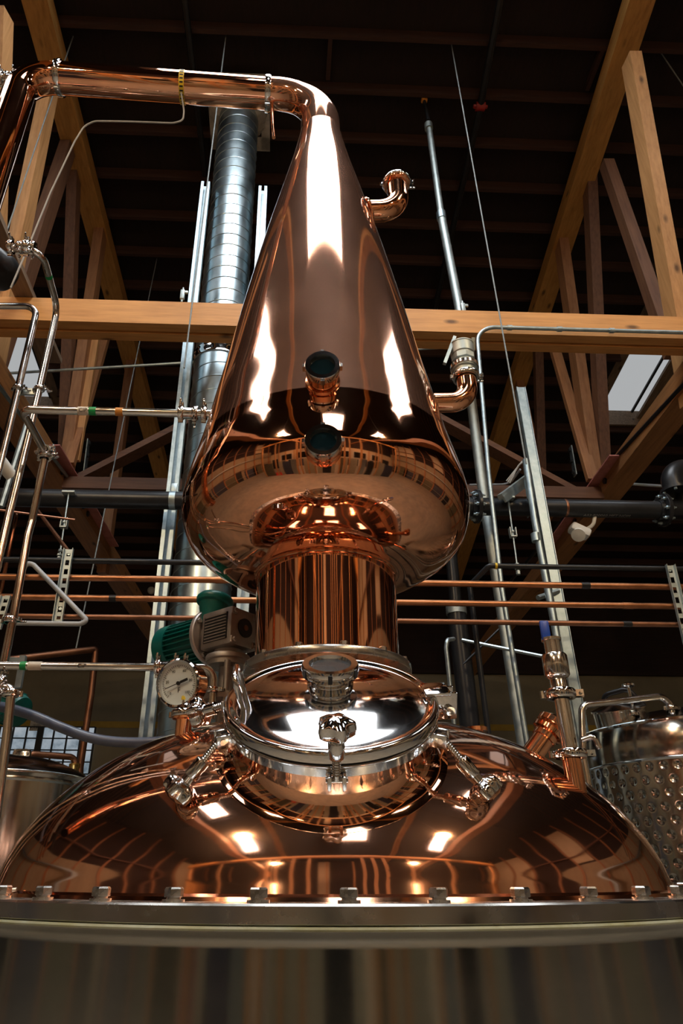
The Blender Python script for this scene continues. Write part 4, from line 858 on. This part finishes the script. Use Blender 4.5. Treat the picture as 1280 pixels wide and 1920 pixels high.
rod('tie_bar', [W(868, 1246, 4.64), W(935, 1180, 4.60)], .008, 'thin dark slanted rod behind the tie bar', mat='iron', cat='rod')
rod('clamp_stub', [W(1008, 1121, 4.2), W(1046, 1108, 4.27)], .018, 'small perforated bracket on the strut below the copper pipes', mat='galv_dull', cat='bracket')
# lamps under the right truss chord, emergency light, detectors
XT = TX['R']
rod('tube_light', [WT(1300, 762, XT+.22), WT(1185, 880, XT+.22)], .03, 'long grey tube fitting below the right truss chord', mat='pvc', cat='light fitting')
rod('tube_light', [WT(1062, 1020, XT+.22), WT(1005, 1090, XT+.22)], .03, 'further grey tube fitting below the right truss chord under the black pipe', mat='pvc', cat='light fitting')
rod('chord_conduit', [WT(1290, 712, XT-.13), WT(1130, 884, XT-.13), WT(935, 1116, XT-.13)], .022, 'black conduit running along the right truss chord', mat='iron', cat='conduit')
rod('chord_conduit', [WT(-5, 720, TX['L']+.16), WT(142, 915, TX['L']+.16)], .018, 'grey conduit running along the left truss chord', mat='galv', cat='conduit')
rod('chord_conduit', [WT(-5, 760, TX['L']-.15), WT(60, 850, TX['L']-.15), WT(250, 1110, TX['L']-.15)], .03, 'second conduit on the outer side of the left truss chord', mat='galv_dull', cat='conduit')
q = W(1086, 996, 4.45); t = thing('emergency_light', q, 'small white twin lamp hanging below the black pipe on the right', 'light')
b = B(); boxr(b, q, (.15, .10, .07), .02, Matrix.Rotation(.5, 3, 'Y')); obj('housing', b, 'white', t)
b = B(); lathe(b, [(.02, 0), (.045, .02), (.05, .05), (.0, .055)], q+Vector((-.02, -.03, -.03)), (-.5, -.6, -.7), 20); obj('lamp_head', b, 'white', t)
b = B(); ptube(b, [q+Vector((.06, 0, .02)), W(1112, 985, 4.42), W(1117, 955, 4.40)], .014, .06, 8); obj('cable', b, 'white', t)
for (x, y, Y, lab) in ((283, 1107, 14.93, 'small white detector left of the duct in the dark'), (966, 1123, 14.93, 'small pale detector between the copper pipes on the right')):
    q = W(x, y, Y); b = B(); lathe(b, [(.09, -.07), (.09, -.02), (.07, .01), (.03, .03), (.0, .035)], q, (0, -1, -.3), 20); tag(obj('smoke_detector', b, 'white'), lab, 'detector')
# thin thermometer cable from the taped arm
cpts = [tp+Vector((.0, -.02, -RA)), W(345, 208, 2.02), W(343, 226, 2.02), W(325, 231, 2.02), W(240, 228, 2.03), W(178, 227, 2.04), W(158, 236, 2.05), W(140, 265, 2.06), W(95, 360, 2.08), W(50, 470, 2.1), W(20, 540, 2.1)]
b = B(); tube(b, bend(cpts, .06, 6), .0042, 8); tag(obj('sensor_cable', b, 'pvc'), 'thin grey sensor cable leaving the striped tape and dropping to the left', 'cable')

# ================================================================== STAINLESS PROCESS TUBES ON THE LEFT
DOWN = lambda p: [p, Vector((p.x, p.y, .02))]
def steel_run(name, pts, r, label, R=.06): return pipe(name, pts, r, 'steel_tube', label, 'pipe', R, 18, 'stainless process tubes')
sY = 2.30
P1t = W(71, 574, sY); P1 = steel_run('steel_tube', [W(-300, 573, sY), Vector((P1t.x, sY, P1t.z)), W(34, 728, sY), W(0, 868, sY)]+DOWN(W(-25, 970, sY)), .0145, 'outer stainless tube bending down over the orange beam at the left edge')
Pz = W(108, 578, sY); n0 = WZ(78, 470, Pz.z)
P2 = steel_run('steel_tube', [W(28, 465, n0.y), n0, Pz, W(74, 729, sY), W(51, 825, sY), W(14, 976, sY)]+DOWN(W(-6, 1065, sY)), .0145, 'stainless tube dropping from the valve cluster past the orange beam')
for par, px in ((P1, (34, 728)), (P2, (74, 729))):
    clamp(par, W(px[0], px[1], sY), (0, 0, 1), .0145, (1, -.3, 0), .012, .008)
b = B(); box(b, W(54, 735, sY+.02), (.07, .012, .03)); tag(obj('tube_bracket', b, 'galv_dull', None, False), 'small steel bracket joining two stainless tubes at the left', 'bracket')
hp_ = W(50, 462, n0.y)
for k, (x, w) in enumerate(((62, .016), (50, .02), (38, .018), (20, .016))):
    clamp(P2, W(x, 464, n0.y), (1, 0, 0), .016+.004*(k % 2), (0, -.3, 1 if k % 2 else -1), w, .010)
b = B(); q = W(44, 464, n0.y); lathe(b, [(.018, -.03), (.026, -.02), (.026, .02), (.018, .03)], q, (1, 0, 0), 24); obj('butterfly_valve', b, 'steel_tube', P2)
obj('pipe_label', text_wrap('CIP', .02, W(90, 505, 2.07), (Pz-n0), (-.3, -.9, -.2), .0146), 'ink', P2, False)
b = B(); dq = (Pz-n0).normalized(); q = n0.lerp(Pz, .42); lathe(b, [(.0146, -.008), (.0150, -.008), (.0150, .008), (.0146, .008)], q, dq, 20, None, None, True); obj('green_tape', b, 'tape_green', P2)
# dark round end at the left edge
q = W(-12, 500, 2.1); b = B(); lathe(b, [(.0, -.08), (.075, -.07), (.082, -.05), (.082, .05), (.075, .06), (0, .06)], q, (-.35, -.9, -.3), 40); tag(obj('round_housing', b, 'iron'), 'dark round housing cut by the left edge below the valve cluster', 'housing')
# CIP branch into the cone
qz = W(200, 773, 2.0).z; xa = W(40, 773, 2.0).x; cr = cone_r(qz); xe = AX-cr+.02
cornr = Vector((xa, AY, qz)); far = WZ(86, 850, qz)
P3 = steel_run('steel_tube', [Vector((xe, AY, qz)), cornr, far, far+Vector((0, 0, -.02))], .0145, 'horizontal stainless tube with a green band entering the left side of the cone', .035)
for k, x in enumerate((340, 366, 383)):
    q = Vector((W(x, 772, 2.0).x, AY, qz)); clamp(P3, q, (1, 0, 0), .017, (0, -.2, 1 if k != 1 else -1), .016, .009)
b = B(); q = Vector((W(354, 772, 2.0).x, AY, qz)); lathe(b, [(.015, -.032), (.021, -.028), (.021, .02), (.017, .03)], q, (1, 0, 0), 24); obj('check_valve', b, 'steel_tube', P3)
def band(parent, px, w, mat, Y=AY, z=None, r=.0147):
    q = Vector((W(px, 773, Y).x, Y, z)); b = B(); lathe(b, [(r-.001, -w/2), (r+.0005, -w/2), (r+.0005, w/2), (r-.001, w/2)], q, (1, 0, 0), 24, None, None, True); obj('tape_band', b, mat, parent)
band(P3, 174, .024, 'tape_green', AY, qz); band(P3, 224, .026, 'tape_orange', AY, qz); band(P3, 156, .036, 'label_white', AY, qz)
obj('pipe_label', text_wrap('CIP', .020, Vector((W(157, 773, AY).x, AY, qz)), (1, 0, 0), (0, -.92, -.4), .0152), 'ink', P3, False)
P4 = steel_run('steel_tube', [far+Vector((0, 0, -.03)), Vector((W(60, 976, 2.33).x, 2.33, W(60, 976, 2.33).z)), W(53, 1000, 2.33), W(25, 1156, 2.33)]+DOWN(W(2, 1270, 2.33)), .0145, 'stainless tube dropping from the clamped corner at left to the lower edge', .02)
clamp(P3, far+Vector((0, -.005, -.018)), (0, 0, 1), .018, (1, -.6, 0), .016, .010); clamp(P3, far+Vector((0, -.02, -.0)), (far-cornr), .017, (1, 0, .3), .014, .010)
clamp(P4, W(19, 1163, 2.33), (0, 0, 1), .016, (1, -.3, 0), .016, .010)
# lower CIP tube
lY = 2.28; lz = W(200, 1250, lY).z
e0 = Vector((W(402, 1253, lY).x, lY, lz)); P5 = steel_run('steel_tube', [Vector((W(-420, 1249, lY).x, lY, lz)), e0, e0+Vector((.0, 0, -.17))], .0135, 'lower stainless tube with white and green bands bending down behind the gauge', .045)
for k, x in enumerate((296, 330, 348)): clamp(P5, Vector((W(x, 1250, lY).x, lY, lz)), (1, 0, 0), .016, (0, -.2, 1), .016, .010)
b = B(); lathe(b, [(.014, -.03), (.020, -.027), (.020, .02), (.0145, .026)], Vector((W(316, 1250, lY).x, lY, lz)), (1, 0, 0), 24); obj('sleeve', b, 'steel_tube', P5)
clamp(P5, e0+Vector((0, 0, -.075)), (0, 0, 1), .016, (1, -.4, 0), .014, .009)
band(P5, 139, .020, 'tape_green', lY, lz, .0137); band(P5, 157, .044, 'label_white', lY, lz, .0137); band(P5, 48, .03, 'tape_orange', lY, lz, .0137)
obj('pipe_label', text_wrap('CIP', .020, Vector((W(155, 1250, lY).x, lY, lz)), (1, 0, 0), (0, -.98, -.15), .0142), 'ink', P5, False)
# left edge tube below
P6 = steel_run('steel_tube', [W(-250, 1276, 2.1), W(22, 1290, 2.1), W(14, 1370, 2.1), W(0, 1475, 2.1)]+DOWN(W(-8, 1530, 2.1)), .0135, 'short stainless tube in the lower left corner in front of the left tank', .02)
clamp(P6, W(20, 1300, 2.1), (0, 0, 1), .016, (-1, -.3, 0), .016, .010); clamp(P6, W(3, 1282, 2.1), (1, 0, -.2), .016, (0, 0, 1), .014, .010)
# pvc conduit bend
b = B(); bY = LY-.052; ptube(b, [W(35, 1085, bY), W(50, 1056, bY), W(62, 1058, bY), W(164, 1164, bY), W(150, 1170, bY), W(20, 1168, bY)], .0135, .05, 12); tag(obj('bent_conduit', b, 'pvc'), 'grey bent conduit shaped like a triangle in front of the slotted strut', 'conduit')
# brown pipe with drop
b = B(); ptube(b, [W(15, 1237, 5.2), W(180, 1217, 5.6), W(171, 1300, 5.6), W(150, 1440, 5.6), W(148, 1500, 5.6)], .027, .02, 12); o = tag(obj('brown_pipe', b, 'copper_dark'), 'dull brown pipe sloping left of the gauge and dropping to the back window', 'pipe')
b = B(); ptube(b, [W(48, 1425, 5.0), W(55, 1413, 5.0), W(142, 1420, 5.2), W(140, 1446, 5.2), W(138, 1500, 5.2), Vector((W(138, 1500, 5.2).x, 5.2, 0))], .022, .05, 12); o2 = tag(obj('brown_pipe', b, 'copper_dark'), 'short brown pipe in front of the back window above the left tank', 'pipe')
b = B(); q = W(139, 1441, 5.2); lathe(b, [(.022, -.06), (.035, -.04), (.035, .0), (.04, .01), (.04, .03), (.02, .04)], q, UP, 12); obj('brass_fitting', b, 'brass', o2)
# light blue strut piece
b = B(); bar(b, W(44, 1230, 2.6), W(34, 1290, 2.6), .022, .02, (0, 1, 0)); tag(obj('strut_stub', b, 'galv', None, False), 'short pale blue strut piece behind the lower stainless tube at left', 'strut')
b = B(); bar(b, W(6, 1237, 2.6), W(38, 1240, 2.6), .022, .02, (0, 1, 0)); tag(obj('strut_stub', b, 'galv', None, False), 'short level strut piece above the lower stainless tube at the left edge', 'strut')
# left pale plastic cylinder, blue strut
b = B(); p0, p1 = W(-12, 850, 2.9), W(22, 893, 3.0); cyl(b, p0, p1, .035, .03, 20); tag(obj('plastic_cylinder', b, 'white'), 'white plastic cylinder at the left edge above the black pipe', 'cylinder')
rod('pale_rod', [W(52, 790, 3.4), W(2, 950, 3.4)], .017, 'pale blue rod between the stainless tubes above the black pipe', mat='galv', cat='rod')
rod('thin_tube', [W(62, 946, 4.36), W(128, 1034, LY+.0)], .012, 'thin slanted tube below the black pipe at left', mat='copper_dark', cat='pipe')
rod('orange_rod', [W(32, 960, 4.6), W(0, 1115, 4.6)], .014, 'thin orange rod below the black pipe at the left edge', mat='copper_fit', cat='rod')
rod('level_tube', [W(-5, 956, 4.0), W(140, 975, 4.2)], .008, 'thin level tube just below the black pipe at the left edge', mat='copper_dark', cat='pipe')
# hose
b = B(); hpts = catmull([tuple(W(x, y, Y)) for (x, y, Y) in ((-420, 1262, 2.7), (-160, 1306, 2.7), (-40, 1322, 2.7), (5, 1326, 2.7), (60, 1341, 2.7), (110, 1362, 2.7), (165, 1382, 2.7), (220, 1391, 2.7), (290, 1391, 2.7), (360, 1380, 2.7))], 6)
tube(b, [Vector(p) for p in hpts], .019, 16); tag(obj('hose', b, 'hose'), 'blue-grey hose sagging across the left behind the dome', 'hose')
# green motor at left edge
q = W(10, 1322, 2.9); t = thing('green_motor', q, 'small green motor cut by the left edge behind the hose', 'motor')
b = B(); lathe(b, [(.0, -.10), (.06, -.09), (.066, -.07), (.066, .08), (.06, .09), (.0, .09)], q, (-.8, .3, .35), 32)
for k in range(14): a = 2*PI*k/14; F2 = frame((-.8, .3, .35)); d = F2 @ Vector((math.cos(a), math.sin(a), 0)); box(b, q+d*.066, (.012, .005, .13), Matrix((d, F2.col[2].cross(d), F2.col[2])).transposed())
obj('motor_body', b, 'green', t)
b = B(); boxr(b, q+Vector((.062, -.045, -.02)), (.03, .01, .045), .002); obj('name_plate', b, 'label_white', t)
# sign on the back wall
q0, q1 = W(59, 1350, YF), W(81, 1371, YF); c = (q0+q1)/2; t = thing('wall_sign', (c.x, YF-.03, c.z), 'small white notice with three dark lines above the back window', 'sign')
b = B(); boxr(b, (c.x, YF-.03, c.z), (q1.x-q0.x, .02, q0.z-q1.z), .005); obj('sign_board', b, 'label_white', t)
for k, s in enumerate(('MAX', '10,000', 'POUNDS')): obj('sign_lettering', text_flat(s, .065, (c.x, YF-.042, c.z+.065-k*.062), (1, 0, 0), UP), 'ink', t, False)

# ================================================================== TANKS
tY = 4.2; tc = W(1290, 1400, tY); TR = .62; tzr = W(1290, 1338, tY-TR).z
tk = thing('brewing_tank', (tc.x, tY, 0), 'dimpled stainless steel tank with a tilted manway at the right edge', 'tank')
zsm = W(1290, 1412, tY-TR).z; zbot = W(1240, 1602, tY-TR).z
b = B(); lathe(b, [(TR-.004, zsm), (TR, zsm+.01), (TR, tzr-.012), (TR-.006, tzr-.003), (TR-.02, tzr)], (tc.x, tY, 0), UP, 96); obj('upper_shell', b, 'steel_tank', tk)
b = B(); lathe(b, [(TR-.01, tzr-.012), (TR+.006, tzr-.008), (TR+.008, tzr), (TR+.002, tzr+.006), (TR-.03, tzr+.008)], (tc.x, tY, 0), UP, 96, None, None, True); lathe(b, [(TR-.003, zsm-.008), (TR+.006, zsm), (TR-.003, zsm+.010)], (tc.x, tY, 0), UP, 96, None, None, True); obj('shell_rim', b, 'steel_polish', tk)
b = B(); lathe(b, [(TR-.02, tzr), (.45, tzr+.075), (.15, tzr+.14), (.06, tzr+.15), (0, tzr+.15)], (tc.x, tY, 0), UP, 64); obj('cone_top', b, 'steel_tank', tk)
# dimple jacket: a shell mesh with real dents
b = B(); rows = 13; dz = (zsm-zbot)/7.0; nph = 54; DV = 12; SEG = nph*DV; zlo = zsm-dz*rows; nz = rows*DV
rings = []
for j in range(nz+1):
    z = zsm-.004-(zsm-zlo)*j/nz; ring = []
    rowf = j/DV
    for k in range(SEG):
        ph = 2*PI*k/SEG; rw = round(rowf-.5); dzr = (rowf-.5-rw); off = .5 if rw % 2 else 0; u = (k/DV+off); du = u-round(u)
        dist = math.hypot(du*2*PI*TR/nph, dzr*dz); s = .024
        dent = -.0065*max(0, 1-(dist/s)**2)**2 if (0 <= rw < rows) else 0
        r = TR-.002+dent; ring.append(Vector((tc.x+r*math.cos(ph), tY+r*math.sin(ph), z)))
    rings.append(ring)
quadgrid(b, rings); obj('dimple_jacket', b, 'steel_tank', tk, True, None, None, 80)
b = B(); lathe(b, [(TR-.004, .35), (TR-.004, zlo)], (tc.x, tY, 0), UP, 64); obj('lower_shell', b, 'steel_tank', tk)
b = B()
for k in range(4): a = PI/4+k*PI/2; cyl(b, (tc.x+.5*math.cos(a), tY+.5*math.sin(a), 0), (tc.x+.5*math.cos(a), tY+.5*math.sin(a), .4), .04, None, 14)
obj('tank_leg', b, 'steel_tube', tk)
mwb = W(1166, 1360, tY-.10); ma = Vector((-.16, -.22, .96)).normalized(); MR = .150
b = B(); lathe(b, [(MR*.97, -.15), (MR*.97, .085), (MR*1.03, .088), (MR*1.03, .097), (MR*.97, .100), (MR*.5, .128), (0, .14)], mwb, ma, 48); mw = obj('tank_manway', b, 'steel_tank', tk)
b = B(); k0 = mwb+ma*.09+Vector((.02, -.14, 0)); cyl(b, k0-Vector((0, 0, .06)), k0+Vector((0, 0, .10)), .009, None, 12); lathe(b, [(.012, 0), (.036, .010), (.036, .022), (.02, .03), (0, .03)], k0+Vector((0, 0, .095)), UP, 24); boxr(b, k0-Vector((0, 0, .05)), (.05, .04, .03), .004); obj('manway_screw', b, 'steel_polish', mw)
b = B(); ptube(b, [mwb+ma*.07+Vector((-.05, .1, .06)), mwb+ma*.16+Vector((-.03, .05, .03)), mwb+ma*.19+Vector((.08, -.02, .02)), mwb+ma*.1+Vector((.14, -.05, .0))], .016, .05, 10); obj('manway_arm', b, 'iron', mw)
lpY = tY-.40; b = B(); ptube(b, [Vector((W(1093, 1420, lpY).x, lpY, .3)), W(1093, 1420, lpY), W(1090, 1322, lpY), W(1240, 1306, lpY), W(1258, 1322, lpY), W(1260, 1345, lpY)], .019, .05, 14); lp = obj('spray_pipe', b, 'steel_tube', tk)
b = B(); clampbm(b, W(1258, 1328, lpY), UP, .022, (1, 0, 0), .02, .012); obj('pipe_clamp', b, 'steel_tube', lp)
# left tank
lY = 4.4; lc_ = W(12, 1440, lY); LR = .50; lzr = W(12, 1437, lY-LR).z
tk2 = thing('holding_tank', (lc_.x, lY, 0), 'plain stainless steel tank with a domed top at the left edge', 'tank')
b = B(); lathe(b, [(LR-.01, .3), (LR-.01, lzr-.06), (LR, lzr-.05), (LR, lzr-.03), (LR-.008, lzr-.02)], (lc_.x, lY, 0), UP, 80); obj('tank_shell', b, 'steel_tank', tk2)
b = B(); lathe(b, catmull([(LR+.004, lzr-.035), (LR+.010, lzr-.015), (LR+.0, lzr), (LR-.06, lzr+.035), (LR*.6, lzr+.09), (LR*.3, lzr+.115), (.0, lzr+.12)], 5), (lc_.x, lY, 0), UP, 80); obj('domed_top', b, 'steel_tube', tk2)
q = W(32, 1428, lY-.1); b = B(); bar(b, q-Vector((.12, 0, .06)), q+Vector((-.12, 0, .03)), .012, .05); boxr(b, q+Vector((.02, 0, .0)), (.10, .012, .14), .02); boxr(b, q+Vector((-.09, .0, -.02)), (.08, .08, .10), .01); obj('hinge_bracket', b, 'steel_tube', tk2)
b = B()
for k in range(4): a = PI/4+k*PI/2; cyl(b, (lc_.x+.4*math.cos(a), lY+.4*math.sin(a), 0), (lc_.x+.4*math.cos(a), lY+.4*math.sin(a), .35), .04, None, 14)
obj('tank_leg', b, 'steel_tube', tk2)
# valve piece at the top left behind the arm
q = W(10, 147, 2.0); t = thing('arm_valve', q, 'small shiny valve cluster left of the bend of the copper arm', 'valve')
b = B(); cyl(b, W(-30, 149, 1.98), W(44, 146, 1.93), .02, None, 16); obj('valve_tube', b, 'steel_tube', t)
for k, x in enumerate((2, 14, 26)):
    b = B(); clampbm(b, W(x, 148, 1.96), (1, 0, 0), .022, (0, -.3, 1 if k != 1 else -1), .016, .012); obj('valve_clamp', b, 'steel_polish', t)
# beam clamps standing on the orange beam
for (x, y, lab) in ((342, 553, 'small galvanised clamp on top of the orange beam left of the duct'), (868, 578, 'small galvanised clamp on top of the orange beam by the grey pole')):
    q = W(x, y, YB+.05); b = B(); boxr(b, q, (.035, .03, .10), .005); boxr(b, q+Vector((.02, 0, .03)), (.05, .02, .025), .004); cyl(b, q+Vector((.0, 0, -.08)), q+Vector((0, 0, .08)), .008, None, 8); tag(obj('beam_clamp', b, 'galv_dull'), lab, 'clamp')
# unseen pendant lamps added behind the camera as warm fill for the timbers
for i, (x, y, z) in enumerate(((-2.6, -1.6, 6.3), (3.2, -1.6, 6.3), (-2.6, -5.2, 6.3), (3.2, -5.2, 6.3))):
    t = thing('pendant_lamp', (x, y, z), 'warm hall lamp hanging from the roof behind the viewer, %s' % ORD[i], 'lamp', 'hall lamps')
    b = B(); lathe(b, [(.03, .22), (.10, .20), (.25, .02), (.26, 0), (.245, .01), (.09, .18)], (x, y, z), UP, 32); obj('shade', b, 'alu_disc', t)
    b = B(); cyl(b, (x, y, z+.2), (x, y, roof_z(y)-.05), .006, None, 6); obj('cord', b, 'iron', t)
    ld = bpy.data.lights.new('lamp_light', 'POINT'); ld.energy = FILL_W; ld.color = (1, .72, .42); ld.shadow_soft_size = .12; lo = bpy.data.objects.new('lamp_light', ld); COL.objects.link(lo); lo.parent = t; lo.location = (0, 0, -.02)
